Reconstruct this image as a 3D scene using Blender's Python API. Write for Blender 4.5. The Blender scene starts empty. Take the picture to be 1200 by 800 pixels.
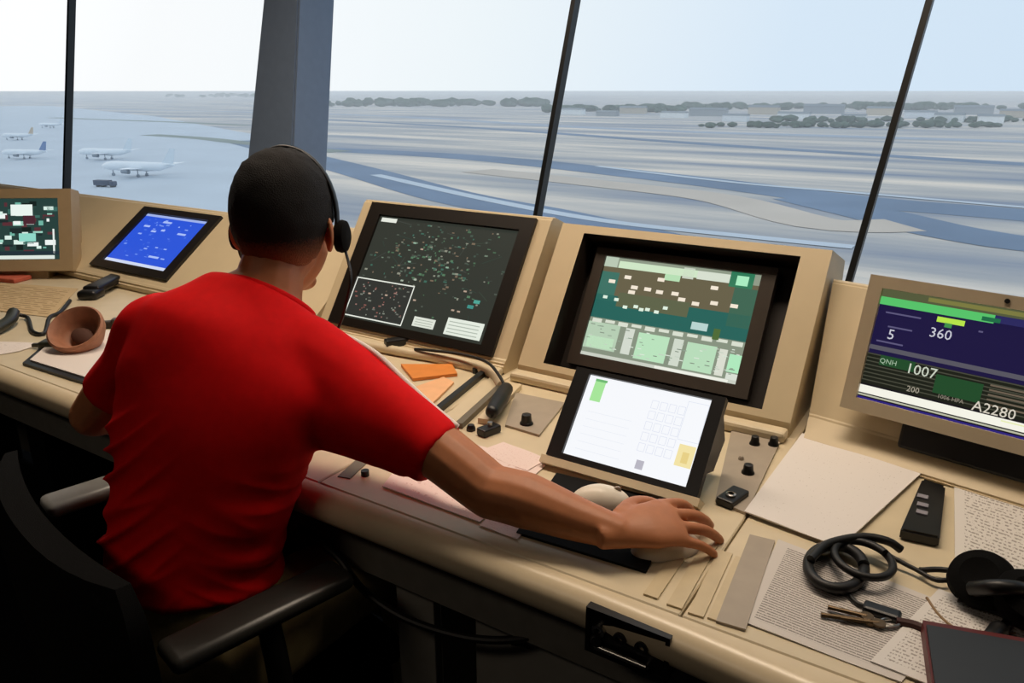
import bpy, bmesh, math, random
from mathutils import Vector, Matrix, Euler, noise
random.seed(7)
S = bpy.context.scene
COL = S.collection
V = Vector

# ------------------------------------------------------------------ camera, sky, light, exposure
# World frame: X runs along the console desk, Y points out to the windows, floor at z = 0.
CAM_H, F_PX, PITCH, YAW = 1.40, 900.0, math.radians(18.09), math.radians(32.785)
cam = bpy.data.objects.new('camera', bpy.data.cameras.new('camera')); COL.objects.link(cam)
cam.data.sensor_width = 36.0; cam.data.lens = F_PX / 1200 * 36
cam.data.clip_start = 0.02; cam.data.clip_end = 60000
cam.location = (0, 0, CAM_H); cam.rotation_euler = (math.pi/2 - PITCH, 0, YAW)
S.camera = cam
S.view_settings.view_transform = 'Standard'; S.view_settings.look = 'None'
S.view_settings.exposure = 0.0; S.view_settings.gamma = 1.0; S.view_settings.use_curve_mapping = False
S.cycles.use_denoising = True
S.cycles.max_bounces = 8; S.cycles.volume_bounces = 2
S.cycles.sample_clamp_indirect = 4.0

def lin(c):
    if isinstance(c, str):
        c = c.lstrip('#'); c = [int(c[i:i+2], 16)/255 for i in (0, 2, 4)]
    return tuple((x/12.92 if x <= .04045 else ((x+.055)/1.055)**2.4) for x in c[:3])

w = bpy.data.worlds.new('hazy_sky'); S.world = w; w.use_nodes = True
nt = w.node_tree; nt.nodes.clear()
out = nt.nodes.new('ShaderNodeOutputWorld'); bg = nt.nodes.new('ShaderNodeBackground')
tc = nt.nodes.new('ShaderNodeTexCoord'); dot = nt.nodes.new('ShaderNodeVectorMath'); dot.operation = 'DOT_PRODUCT'
SUNWARD = V((-1.0, .12, .25)).normalized()
dot.inputs[1].default_value = SUNWARD
rmp = nt.nodes.new('ShaderNodeValToRGB')
e = rmp.color_ramp.elements
e[0].position = 0.0; e[0].color = (*lin('#d3e6f8'), 1)
e[1].position = 1.0; e[1].color = (1.25, 1.25, 1.25, 1)
x = e.new(.36); x.color = (*lin('#dcecfb'), 1)
x = e.new(.66); x.color = (*lin('#f3fafe'), 1)
x = e.new(.88); x.color = (1.02, 1.03, 1.04, 1)
nt.links.new(tc.outputs['Generated'], dot.inputs[0]); nt.links.new(dot.outputs['Value'], rmp.inputs[0])
nt.links.new(rmp.outputs[0], bg.inputs[0]); bg.inputs[1].default_value = 1.0
nt.links.new(bg.outputs[0], out.inputs[0])

LAMP = (1.0, .82, .64)
LAMPS = [  # ceiling panel lamps: x, y, size x, size y, watts
    (-1.9, 1.45, 1.1, .35, 13), (-.55, 1.45, 1.1, .35, 14), (.75, 1.15, .8, .35, 2), (-1.2, -1.1, 1.1, .35, 5)]  # last entry is an added fill, brightening the dark under the desk

# ------------------------------------------------------------------ pixel rays used to place things in the real room
_sa, _ca, _sp, _cp = math.cos(YAW), math.sin(YAW), math.sin(PITCH), math.cos(PITCH)
def ray(px, py):
    v, dx = 400 - py, px - 600
    z = v*_cp - F_PX*_sp; fw = F_PX*_cp + v*_sp
    return V((_sa*dx - _ca*fw, _ca*dx + _sa*fw, z))
def G(px, py, z=.77):
    d = ray(px, py); return V((0, 0, CAM_H)) + d*((z - CAM_H)/d.z)
def PLN(px, py, p, n):
    d = ray(px, py); o = V((0, 0, CAM_H)); return o + d*((V(p)-o).dot(n)/d.dot(n))

# ------------------------------------------------------------------ materials
MATS = {}
def mat(name, color, rough=.5, metal=0.0, var=.06, scale=30, bump=0.0, bscale=200, spec=.5, coat=0.0):
    if name in MATS: return MATS[name]
    m = bpy.data.materials.new(name); m.use_nodes = True; n = m.node_tree
    b = n.nodes['Principled BSDF']; c = lin(color) if isinstance(color, str) else color
    b.inputs['Roughness'].default_value = rough; b.inputs['Metallic'].default_value = metal
    b.inputs['Specular IOR Level'].default_value = spec; b.inputs['Coat Weight'].default_value = coat
    t = n.nodes.new('ShaderNodeTexCoord'); no = n.nodes.new('ShaderNodeTexNoise')
    no.inputs['Scale'].default_value = scale; no.inputs['Detail'].default_value = 4
    n.links.new(t.outputs['Object'], no.inputs['Vector'])
    r = n.nodes.new('ShaderNodeValToRGB')
    r.color_ramp.elements[0].position = .3; r.color_ramp.elements[1].position = .7
    r.color_ramp.elements[0].color = (*[max(0, q*(1-var)) for q in c], 1)
    r.color_ramp.elements[1].color = (*[min(1, q*(1+var)) for q in c], 1)
    n.links.new(no.outputs['Fac'], r.inputs[0]); n.links.new(r.outputs[0], b.inputs['Base Color'])
    if bump:
        n2 = n.nodes.new('ShaderNodeTexNoise'); n2.inputs['Scale'].default_value = bscale
        n.links.new(t.outputs['Object'], n2.inputs['Vector'])
        bm_ = n.nodes.new('ShaderNodeBump'); bm_.inputs['Strength'].default_value = bump; bm_.inputs['Distance'].default_value = .002
        n.links.new(n2.outputs['Fac'], bm_.inputs['Height']); n.links.new(bm_.outputs[0], b.inputs['Normal'])
    MATS[name] = m; return m
def emit(color, k=1.0):
    key = 'lit_%s_%.2f' % (color, k)
    if key in MATS: return MATS[key]
    m = bpy.data.materials.new(key); m.use_nodes = True; b = m.node_tree.nodes['Principled BSDF']
    b.inputs['Base Color'].default_value = (.006, .006, .006, 1); b.inputs['Roughness'].default_value = .35
    b.inputs['Specular IOR Level'].default_value = .25
    b.inputs['Emission Color'].default_value = (*lin(color), 1); b.inputs['Emission Strength'].default_value = k
    MATS[key] = m; return m
def paper_mat(name, base, ink, lines, cols, amount):
    """white paper with rows of small print, made of noise broken up into lines"""
    m = bpy.data.materials.new(name); m.use_nodes = True; n = m.node_tree; b = n.nodes['Principled BSDF']
    b.inputs['Roughness'].default_value = .85; b.inputs['Specular IOR Level'].default_value = .2
    t = n.nodes.new('ShaderNodeTexCoord'); s = n.nodes.new('ShaderNodeSeparateXYZ'); n.links.new(t.outputs['UV'], s.inputs[0])
    def M(op, a, b_):
        q = n.nodes.new('ShaderNodeMath'); q.operation = op
        for i, v in enumerate((a, b_)):
            if isinstance(v, (int, float)): q.inputs[i].default_value = v
            else: n.links.new(v, q.inputs[i])
        return q.outputs[0]
    row = M('LESS_THAN', M('FRACT', M('MULTIPLY', s.outputs[1], lines), 0), .45)
    mp = n.nodes.new('ShaderNodeMapping'); mp.inputs['Scale'].default_value = (cols, lines, 1)
    n.links.new(t.outputs['UV'], mp.inputs[0])
    no = n.nodes.new('ShaderNodeTexNoise'); no.inputs['Scale'].default_value = 1.0; no.inputs['Detail'].default_value = 2
    n.links.new(mp.outputs[0], no.inputs['Vector'])
    word = M('GREATER_THAN', no.outputs['Fac'], 1-amount)
    ins = M('MULTIPLY', M('GREATER_THAN', s.outputs[0], .07), M('LESS_THAN', s.outputs[0], .93))
    ins2 = M('MULTIPLY', M('GREATER_THAN', s.outputs[1], .06), M('LESS_THAN', s.outputs[1], .94))
    f = M('MULTIPLY', M('MULTIPLY', row, word), M('MULTIPLY', ins, ins2))
    mx = n.nodes.new('ShaderNodeMix'); mx.data_type = 'RGBA'
    mx.inputs[6].default_value = (*lin(base), 1); mx.inputs[7].default_value = (*lin(ink), 1)
    n.links.new(f, mx.inputs[0]); n.links.new(mx.outputs[2], b.inputs['Base Color'])
    MATS[name] = m; return m

CREAM = mat('cream_console_plastic', '#cebd9b', .45, var=.03, scale=12)
TOPM = mat('cream_worktop', '#d6c7a8', .38, var=.04, scale=18)
EDGE = mat('rounded_cream_edge', '#dccbab', .28, var=.03)
GREYP = mat('warm_grey_panel', '#a89c8c', .5, var=.05)
DARK = mat('dark_brown_bezel', '#1a1511', .38, var=.1)
BLACK = mat('black_plastic', '#0b0b0c', .4, var=.15)
RUBB = mat('black_rubber_cable', '#0a0a0a', .5, var=.15)
MATTE = mat('black_fabric', '#070707', .95, var=.3, scale=300, bump=.4, bscale=900, spec=.15)
CHROME = mat('brushed_steel', '#b5b3ae', .28, 1.0, var=.05)
UNDER = mat('charcoal_desk_front', '#77746c', .6, var=.1)
WHITEP = mat('white_plastic', '#e6ddcc', .4, var=.02)

# ------------------------------------------------------------------ mesh helpers
def obj(name, bm, m=None, parent=None, smooth=False, loc=None):
    me = bpy.data.meshes.new(name)
    bmesh.ops.recalc_face_normals(bm, faces=bm.faces[:]); bm.to_mesh(me); bm.free()
    o = bpy.data.objects.new(name, me); COL.objects.link(o)
    for q in (m if isinstance(m, (list, tuple)) else [m] if m else []): me.materials.append(q)
    if smooth:
        for p in me.polygons: p.use_smooth = True
        if smooth != 'all':
            try:
                md = None
                me.set_sharp_from_angle(angle=math.radians(40))
            except Exception: pass
    if parent: o.parent = parent
    if loc is not None: o.location = loc
    return o
def thing(name, label, cat, loc=(0, 0, 0), rot=(0, 0, 0), group=None):
    o = bpy.data.objects.new(name, None); COL.objects.link(o); o.location = loc; o.rotation_euler = rot
    o.empty_display_size = .05
    return tag(o, label, cat, group)
def tag(o, label, cat, group=None, kind=None):
    o['label'] = label; o['category'] = cat
    if group: o['group'] = group
    if kind: o['kind'] = kind
    return o
def struct(o, label=None):
    o['kind'] = 'structure'
    if label: o['label'] = label
    return o
I4 = Matrix.Identity(4)
def box(bm, lo, hi, M=None, bev=0.0, seg=2):
    r = bmesh.ops.create_cube(bm, size=1.0); vs = r['verts']
    lo, hi = V(lo), V(hi)
    for v in vs: v.co = V([(lo[i]+hi[i])/2 + v.co[i]*(hi[i]-lo[i]) for i in range(3)])
    if bev:
        es = list({e for v in vs for e in v.link_edges})
        g = bmesh.ops.bevel(bm, geom=es, offset=bev, segments=seg, affect='EDGES', profile=.5)
        vs = list(set(g['verts']) | {v for v in vs if v.is_valid})
    if M is not None: bmesh.ops.transform(bm, matrix=M, verts=vs)
    return vs
def prism(bm, poly, x0, x1, M=None):
    """extrude a (Y,Z) outline along X"""
    a = [bm.verts.new((x0, y, z)) for y, z in poly]; b = [bm.verts.new((x1, y, z)) for y, z in poly]
    n = len(poly); bm.faces.new(a); bm.faces.new(b[::-1])
    for i in range(n): bm.faces.new((a[i], b[i], b[(i+1) % n], a[(i+1) % n]))
    if M is not None: bmesh.ops.transform(bm, matrix=M, verts=a+b)
    return a+b
def slab(bm, pts, z0, z1):
    """extrude an (x,y) outline upward"""
    a = [bm.verts.new((p[0], p[1], z0)) for p in pts]; b = [bm.verts.new((p[0], p[1], z1)) for p in pts]
    n = len(pts); bm.faces.new(a[::-1]); bm.faces.new(b)
    for i in range(n): bm.faces.new((a[i], a[(i+1) % n], b[(i+1) % n], b[i]))
def spline(pts, n=8):
    pts = [V(p) for p in pts]; res = []
    for i in range(len(pts)-1):
        p0, p1, p2, p3 = pts[max(i-1, 0)], pts[i], pts[i+1], pts[min(i+2, len(pts)-1)]
        for k in range(n):
            t = k/n
            res.append(.5*((2*p1)+(p2-p0)*t+(2*p0-5*p1+4*p2-p3)*t*t+(3*p1-p0-3*p2+p3)*t**3))
    res.append(pts[-1]); return res
def tube(bm, pts, r, sides=10, closed=False, caps=True):
    pts = [V(p) for p in pts]; n = len(pts); rings = []
    up = None
    for i, p in enumerate(pts):
        if closed: d = pts[(i+1) % n]-pts[i-1]
        else: d = pts[min(i+1, n-1)]-pts[max(i-1, 0)]
        d = d.normalized() if d.length > 1e-9 else V((0, 0, 1))
        if up is None: up = d.orthogonal().normalized()
        up = (up - d*up.dot(d)); up = up.normalized() if up.length > 1e-6 else d.orthogonal().normalized()
        s = d.cross(up); rr = r[i] if isinstance(r, (list, tuple)) else r
        rings.append([bm.verts.new(p + (up*math.cos(a)+s*math.sin(a))*rr) for a in [2*math.pi*k/sides for k in range(sides)]])
    m = n if closed else n-1
    for i in range(m):
        A, B = rings[i], rings[(i+1) % n]
        off = 0
        if closed and i == n-1:
            off = min(range(sides), key=lambda o: (A[0].co-B[o].co).length)
        for k in range(sides): bm.faces.new((A[k], A[(k+1) % sides], B[(k+1+off) % sides], B[(k+off) % sides]))
    if not closed and caps: bm.faces.new(rings[0][::-1]); bm.faces.new(rings[-1])
def loft(bm, secs, sides=20, cap=True):
    """secs: (centre, side axis, front axis, half width, half depth); rounded ends"""
    rings = []
    for c, s, f, a, b in secs:
        c, s, f = V(c), V(s).normalized(), V(f).normalized()
        rings.append([bm.verts.new(c + s*(a*math.cos(t)) + f*(b*math.sin(t))) for t in [2*math.pi*k/sides for k in range(sides)]])
    for i in range(len(rings)-1):
        for k in range(sides): bm.faces.new((rings[i][k], rings[i][(k+1) % sides], rings[i+1][(k+1) % sides], rings[i+1][k]))
    if cap: bm.faces.new(rings[0][::-1]); bm.faces.new(rings[-1])
def limb(bm, pts, radii, sides=14):
    """a tapering round-ended chain; radii may be (a, b) pairs flattened along the given normal"""
    P = spline(pts, 6); R = []
    for i in range(len(P)):
        t = i/6; k = min(int(t), len(radii)-2); u = t-k; R.append(radii[k]*(1-u)+radii[k+1]*u)
    d0 = (P[0]-P[1]).normalized(); d1 = (P[-1]-P[-2]).normalized()
    pre = [(P[0]+d0*R[0]*q, R[0]*math.sqrt(max(0, 1-q*q))) for q in (.95, .7, .35)]
    post = [(P[-1]+d1*R[-1]*q, R[-1]*math.sqrt(max(0, 1-q*q))) for q in (.35, .7, .95)]
    tube(bm, [p for p, _ in pre]+P+[p for p, _ in post], [r for _, r in pre]+R+[r for _, r in post], sides)
def ball(bm, c, rad, M=None, u=20, v=14):
    r = bmesh.ops.create_uvsphere(bm, u_segments=u, v_segments=v, radius=1.0)
    X = Matrix.Translation(V(c)) @ (M or I4) @ Matrix.Diagonal((*(rad if hasattr(rad, '__len__') else (rad,)*3), 1))
    bmesh.ops.transform(bm, matrix=X, verts=r['verts']); return r['verts']
def cyl(bm, c, r, h, axis=(0, 0, 1), sides=24, r2=None):
    q = bmesh.ops.create_cone(bm, segments=sides, radius1=r, radius2=r if r2 is None else r2, depth=h, cap_ends=True)
    M = Matrix.Translation(V(c)) @ V((0, 0, 1)).rotation_difference(V(axis)).to_matrix().to_4x4()
    bmesh.ops.transform(bm, matrix=M, verts=q['verts']); return q['verts']
def lathe(bm, prof, c=(0, 0, 0), M=None, sides=32):
    rings = []
    for r, z in prof: rings.append([bm.verts.new((r*math.cos(t), r*math.sin(t), z)) for t in [2*math.pi*k/sides for k in range(sides)]])
    for i in range(len(rings)-1):
        for k in range(sides): bm.faces.new((rings[i][k], rings[i][(k+1) % sides], rings[i+1][(k+1) % sides], rings[i+1][k]))
    bm.faces.new(rings[0][::-1]); bm.faces.new(rings[-1])
    bmesh.ops.transform(bm, matrix=Matrix.Translation(V(c)) @ (M or I4), verts=[v for r in rings for v in r])
def remesh(o, voxel, smooth=6, disp=None):
    m = o.modifiers.new('r', 'REMESH'); m.mode = 'VOXEL'; m.voxel_size = voxel; m.use_smooth_shade = True
    if smooth:
        s = o.modifiers.new('s', 'SMOOTH'); s.iterations = smooth; s.factor = .5
    dg = bpy.context.evaluated_depsgraph_get(); dg.update()
    me = bpy.data.meshes.new_from_object(o.evaluated_get(dg))
    o.modifiers.clear(); mats = [x for x in o.data.materials]; old = o.data; o.data = me; bpy.data.meshes.remove(old)
    me.materials.clear()
    for q in mats: me.materials.append(q)
    if disp:
        for v, nrm in [(v, v.normal.copy()) for v in me.vertices]: v.co += nrm*disp(v.co)
    for p in me.polygons: p.use_smooth = True
    return o
def quad_uv(bm, pts):
    uv = bm.loops.layers.uv.verify(); vs = [bm.verts.new(p) for p in pts]; f = bm.faces.new(vs)
    for l, c in zip(f.loops, ((0, 0), (1, 0), (1, 1), (0, 1))): l[uv].uv = c

def frame(O, ang_tilt, rotz=0.0):
    """a sloping face: columns = along, up the slope, outward normal"""
    c, s = math.cos(ang_tilt), math.sin(ang_tilt)
    R = Matrix(((1, 0, 0), (0, c, -s), (0, s, c)))
    return Matrix.Translation(V(O)) @ (Matrix.Rotation(rotz, 3, 'Z') @ R).to_4x4()

# lit picture on a display: flat coloured fields and characters, all one mesh
_fontcache = {}
def glyphs(txt):
    if txt not in _fontcache:
        cu = bpy.data.curves.new('t', 'FONT'); cu.body = txt; cu.resolution_u = 2
        o = bpy.data.objects.new('t', cu); COL.objects.link(o)
        dg = bpy.context.evaluated_depsgraph_get(); dg.update()
        me = bpy.data.meshes.new_from_object(o.evaluated_get(dg))
        _fontcache[txt] = ([v.co.copy() for v in me.vertices], [tuple(p.vertices) for p in me.polygons])
        bpy.data.objects.remove(o); bpy.data.curves.remove(cu); bpy.data.meshes.remove(me)
    return _fontcache[txt]
class Screen:
    def __init__(s, w, h, k=1.0): s.bm = bmesh.new(); s.w, s.h, s.k = w, h, k; s.m = []; s.names = {}
    def mi(s, c):
        if c not in s.names: s.names[c] = len(s.m); s.m.append(emit(c, s.k))
        return s.names[c]
    def r(s, x0, y0, x1, y1, c, L=1):
        z = .0004*L
        f = s.bm.faces.new([s.bm.verts.new((x*s.w, y*s.h, z)) for x, y in ((x0, y0), (x1, y0), (x1, y1), (x0, y1))])
        f.material_index = s.mi(c)
    def outline(s, x0, y0, x1, y1, t, c, L=2):
        tx = t; ty = t*s.w/s.h
        s.r(x0, y0, x1, y0+ty, c, L); s.r(x0, y1-ty, x1, y1, c, L); s.r(x0, y0+ty, x0+tx, y1-ty, c, L); s.r(x1-tx, y0+ty, x1, y1-ty, c, L)
    def line(s, x0, y0, x1, y1, t, c, L=2):
        a, b = V((x0*s.w, y0*s.h, .0004*L)), V((x1*s.w, y1*s.h, .0004*L)); d = (b-a).normalized(); q = V((-d.y, d.x, 0))*t*s.w/2
        f = s.bm.faces.new([s.bm.verts.new(p) for p in (a-q, b-q, b+q, a+q)]); f.material_index = s.mi(c)
    def text(s, t, x, y, size, c, L=4):
        vs, fs = glyphs(t); k = size*s.h/.72
        nv = [s.bm.verts.new((x*s.w+v.x*k, y*s.h+v.y*k, .0004*L)) for v in vs]
        for f in fs:
            try: s.bm.faces.new([nv[i] for i in f]).material_index = s.mi(c)
            except ValueError: pass
    def done(s, parent, loc=(0, 0, 0)):
        me = bpy.data.meshes.new('screen'); s.bm.to_mesh(me); s.bm.free()
        for q in s.m: me.materials.append(q)
        # all faces look outward
        o = bpy.data.objects.new('screen', me); COL.objects.link(o); o.parent = parent; o.location = loc
        return o

# ================================================================== THE ROOM
def wallbox(name, lo, hi, m, label=None):
    bm = bmesh.new(); box(bm, lo, hi); return struct(obj(name, bm, m), label)
CARPET = mat('dark_carpet', '#15161a', .95, var=.3, scale=200, bump=.5, bscale=700, spec=.1)
WALLM = mat('dark_grey_wall', '#2c2c2e', .8, var=.1, scale=6)
SILLM = mat('painted_sill', '#8f8a80', .6, var=.06)
X0, X1, YB, YF, ZC = -9.0, 2.6, -2.6, 2.42, 2.72
GY0, GZ0, LEAN = 2.36, .78, math.tan(math.radians(13))
def GY(z): return GY0 + (z-GZ0)*LEAN
wallbox('floor', (X0, YB, -.1), (X1, 2.5, 0), CARPET)
wallbox('ceiling', (X0, YB, ZC), (X1, GY(ZC)+.2, ZC+.15), WALLM)
wallbox('wall_back', (X0, YB-.12, 0), (X1, YB, ZC), WALLM)
wallbox('wall_right', (X1, YB, 0), (X1+.12, GY(ZC), ZC), WALLM)
wallbox('wall_left', (X0-.12, YB, 0), (X0, GY(ZC), ZC), WALLM)
wallbox('wall_front', (X0, 2.30, 0), (X1, 2.44, GZ0), SILLM)
GLASS = bpy.data.materials.new('clear_glazing'); GLASS.use_nodes = True
n = GLASS.node_tree; n.nodes.clear(); o_ = n.nodes.new('ShaderNodeOutputMaterial')
tr = n.nodes.new('ShaderNodeBsdfTransparent'); tr.inputs[0].default_value = (.97, .985, .99, 1)
gl = n.nodes.new('ShaderNodeBsdfGlossy'); gl.inputs['Roughness'].default_value = .02
fr0 = n.nodes.new('ShaderNodeLayerWeight'); fr0.inputs['Blend'].default_value = .5
fr1 = n.nodes.new('ShaderNodeMath'); fr1.operation = 'POWER'; fr1.inputs[1].default_value = 5; n.links.new(fr0.outputs['Facing'], fr1.inputs[0])
fr = n.nodes.new('ShaderNodeMath'); fr.operation = 'MULTIPLY_ADD'; fr.inputs[1].default_value = .8; fr.inputs[2].default_value = .025; n.links.new(fr1.outputs[0], fr.inputs[0])
mx = n.nodes.new('ShaderNodeMixShader'); n.links.new(fr.outputs[0], mx.inputs[0]); n.links.new(tr.outputs[0], mx.inputs[1])
n.links.new(gl.outputs[0], mx.inputs[2]); n.links.new(mx.outputs[0], o_.inputs[0])
NG = V((0, 1, -LEAN)).normalized()
def on_glass(px, py): return PLN(px, py, (0, GY0, GZ0), NG)
JOINT = mat('black_glazing_joint', '#05070a', .45, var=.1)
joints = []
for (a, b, wd) in (((84, 0), (78, 222), .020), ((675, 0), (630, 253), .017), ((1090, 0), (995, 330), .018)):
    A, B = on_glass(*a), on_glass(*b); d = (A-B)/(A.z-B.z)
    joints.append((B + d*(GZ0-B.z), B + d*(ZC-B.z), wd))
lean_ = (V((X0+.1, GY(GZ0), GZ0)), V((X0+.1, GY(ZC), ZC)), .04)
rlast = (V((X1-.1, GY(GZ0), GZ0)), V((X1-.1, GY(ZC), ZC)), .04)
allj = [lean_]+joints+[rlast]
for i, (b, t, wd) in enumerate(joints):
    bm = bmesh.new(); s = V((wd/2, 0, 0)); q = V((0, .02, 0)); 
    vs = [bm.verts.new(p) for p in (b-s-q, b+s-q, b+s+q, b-s+q, t-s-q, t+s-q, t+s+q, t-s+q)]
    for f in ((0, 1, 2, 3), (7, 6, 5, 4), (0, 4, 5, 1), (1, 5, 6, 2), (2, 6, 7, 3), (3, 7, 4, 0)): bm.faces.new([vs[k] for k in f])
    struct(obj('trim_%d' % (i+1), bm, JOINT), 'thin black joint between leaning window panes')
for i in range(len(allj)-1):
    (b0, t0, w0), (b1, t1, w1) = allj[i], allj[i+1]
    bm = bmesh.new(); h0, h1 = V((w0/2, 0, 0)), V((w1/2, 0, 0))
    bm.faces.new([bm.verts.new(p) for p in (b0+h0, b1-h1, t1-h1, t0+h0)])
    struct(obj('window_%d' % (i+1), bm, GLASS), 'large leaning glass pane')
bm = bmesh.new(); box(bm, (X0, 2.27, GZ0), (X1, 2.46, GZ0+.03), bev=.005); struct(obj('trim_4', bm, SILLM), 'window sill ledge')
bm = bmesh.new(); box(bm, (X0, GY(ZC)-.12, ZC-.1), (X1, GY(ZC)+.06, ZC)); struct(obj('trim_5', bm, JOINT), 'window head')
# leaning structural column between two panes
CYAN = mat('grey_blue_column_paint', '#70819a', .45, var=.04)
bm = bmesh.new()
def colpt(px, py, Y): d = ray(px, py); k = Y/d.y; return V((0, 0, CAM_H)) + d*k
def cline(pa, pb, yoff):
    out_ = []
    nn = V((0, 1, -LEAN)).normalized()
    A = PLN(*pa, (0, GY0-yoff, GZ0), nn); B = PLN(*pb, (0, GY0-yoff, GZ0), nn); d = (A-B)/(A.z-B.z)
    return B + d*(.72-B.z), B + d*(ZC-B.z)
L0, L1 = cline((308, 0), (290, 180), .24); R0, R1 = cline((350, 0), (343, 165), .24)
back = V((0.0, .20, 0))
vs = [bm.verts.new(p) for p in (L0, R0, R0+back, L0+back, L1, R1, R1+back, L1+back)]
for f in ((0, 1, 2, 3), (7, 6, 5, 4), (0, 4, 5, 1), (1, 5, 6, 2), (2, 6, 7, 3), (3, 7, 4, 0)): bm.faces.new([vs[k] for k in f])
bmesh.ops.recalc_face_normals(bm, faces=bm.faces[:])
bmesh.ops.bevel(bm, geom=bm.edges[:], offset=.008, segments=2, affect='EDGES')
struct(obj('pillar', bm, CYAN), 'grey blue leaning column at the window line')
# ceiling lamps over the console and the added fill at the back
for i, (x, y, sx, sy, wt) in enumerate(LAMPS):
    t = thing('ceiling_light', ['recessed warm ceiling light over the console row, far end', 'recessed warm ceiling light over the console row, middle',
              'recessed warm ceiling light over the console row, near end', 'added warm fill light in the ceiling at the back of the room, out of view'][i], 'ceiling light', (x, y, ZC), group='ceiling lights over the console')
    bm = bmesh.new(); box(bm, (-sx/2-.04, -sy/2-.04, -.03), (sx/2+.04, -sy/2, 0)); box(bm, (-sx/2-.04, sy/2, -.03), (sx/2+.04, sy/2+.04, 0))
    box(bm, (-sx/2-.04, -sy/2, -.03), (-sx/2, sy/2, 0)); box(bm, (sx/2, -sy/2, -.03), (sx/2+.04, sy/2, 0)); obj('light_frame', bm, WHITEP, t)
    la = bpy.data.lights.new('panel_lamp', 'AREA'); la.shape = 'RECTANGLE'; la.size = sx; la.size_y = sy; la.energy = wt; la.color = LAMP
    la.spread = math.radians(130)
    lo = bpy.data.objects.new('panel_lamp', la); COL.objects.link(lo); lo.parent = t; lo.location = (0, 0, -.035)

# ================================================================== CONSOLE DESK
ZW = .77
t = thing('console_worktop', 'long cream control desk worktop with rounded front edge', 'desk', (-1.5, .8, 0))
def rel(o, t): o.matrix_parent_inverse = Matrix.Translation(-V(t.location)); return o
def under(bm_or_o, t): return bm_or_o
seams = [-5.2, -3.2, -1.545, -.905, -.262, .45, 1.6]
for a, b in zip(seams, seams[1:]):
    bm = bmesh.new(); box(bm, (a+.0015, .80, ZW-.035), (b-.0015, 1.74, ZW), bev=.002, seg=1); rel(obj('worktop_panel', bm, TOPM, t), t)
bm = bmesh.new()
prof = [(.80, ZW-.002)] + [(.795-.030*math.sin(a), ZW-.032+.030*math.cos(a)) for a in [math.pi*k/12 for k in range(13)]] + [(.80, ZW-.062)]
railx = [(-5.2, 0), (-1.6, 0), (-.40, 0), (-.25, -.006), (-.1, -.016), (.2, -.04), (.6, -.075), (1.6, -.15)]
rings = [[bm.verts.new((x, y+dy if y < .799 else y, z)) for y, z in prof] for x, dy in railx]
for A, B in zip(rings, rings[1:]):
    for k in range(len(prof)-1): bm.faces.new((A[k], A[k+1], B[k+1], B[k]))
rel(obj('edge_rail', bm, EDGE, t, smooth=True), t)
bm = bmesh.new(); box(bm, (-5.2, .83, .60), (1.6, .85, ZW-.036)); rel(obj('apron', bm, UNDER, t), t)
bm = bmesh.new(); box(bm, (-5.2, 1.28, .04), (1.6, 1.31, ZW-.036)); rel(obj('modesty_panel', bm, UNDER, t), t)
for x in (-3.2, -2.2, -1.545, .45):
    bm = bmesh.new(); box(bm, (x-.045, .93, 0), (x+.045, 1.28, ZW-.036), bev=.004); rel(obj('leg_panel', bm, BLACK, t), t)
CABM = mat('grey_cabinet_laminate', '#8d8a82', .6, var=.05)
for lab, a, b in (('narrow grey cabinet under the desk beside the man\'s knee', -.80, -.712), ('wide grey cabinet under the desk below the mouse pad', -.628, -.272), ('grey cabinet under the desk below the printed form', -.266, .15)):
    cb = thing('desk_cabinet', lab, 'cabinet', ((a+b)/2, .86, 0), group='cabinets under the desk'); hw_ = (b-a)/2
    bm = bmesh.new(); box(bm, (-hw_, .018, .06), (hw_, .40, ZW-.036)); obj('body', bm, CABM, cb)
    bm = bmesh.new(); box(bm, (-hw_+.002, 0, .08), (hw_-.002, .017, .595), bev=.002); dr = obj('door', bm, CABM, cb)
    bm = bmesh.new(); box(bm, (-hw_+.005, .03, 0), (hw_-.005, .38, .06)); obj('plinth', bm, BLACK, cb)
# raised strips and slots of the worktop
bm = bmesh.new()
for px in ((762, 700, 812, 628), (790, 712, 832, 640), (815, 722, 850, 648), (838, 728, 870, 655)):
    a, b = G(px[0], px[1]), G(px[2], px[3]); d = (b-a).normalized(); s = V((d.y, -d.x, 0))*.010
    slab(bm, [a-s, a+s, b+s, b-s], ZW-.004, ZW+.003)
rel(obj('slat_insert', bm, mat('beige_slats', '#cdbb97', .45), t), t)
bm = bmesh.new(); a, b = G(856, 735), G(893, 632); d = (b-a).normalized(); s = V((d.y, -d.x, 0))*.018
slab(bm, [a-s, a+s, b+s, b-s], ZW-.004, ZW+.004); rel(obj('divider_strip', bm, GREYP, t), t)
bm = bmesh.new(); a, b = G(403, 560), G(424, 541); d = (b-a).normalized(); s = V((d.y, -d.x, 0))*.012
slab(bm, [a-s, a+s, b+s, b-s], ZW-.004, ZW+.002); rel(obj('slot_strip', bm, mat('slot_grey', '#6d6657', .5), t), t)
bm = bmesh.new(); cyl(bm, G(428, 557)+V((0, 0, .004)), .007, .012); rel(obj('push_button', bm, BLACK, t), t)

# sloping housings
FA = math.radians(56); FU = V((0, math.cos(FA), math.sin(FA)))
def hous_poly(ang, L, y0=1.41, z0=.80, back=.14):
    yt, zt = y0+L*math.cos(ang), z0+L*math.sin(ang)
    return [(y0-.012, ZW), (y0-.012, z0-.006), (y0, z0), (yt, zt), (yt+.012, zt+.002), (yt+back, zt-.05), (yt+back, ZW)]
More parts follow.
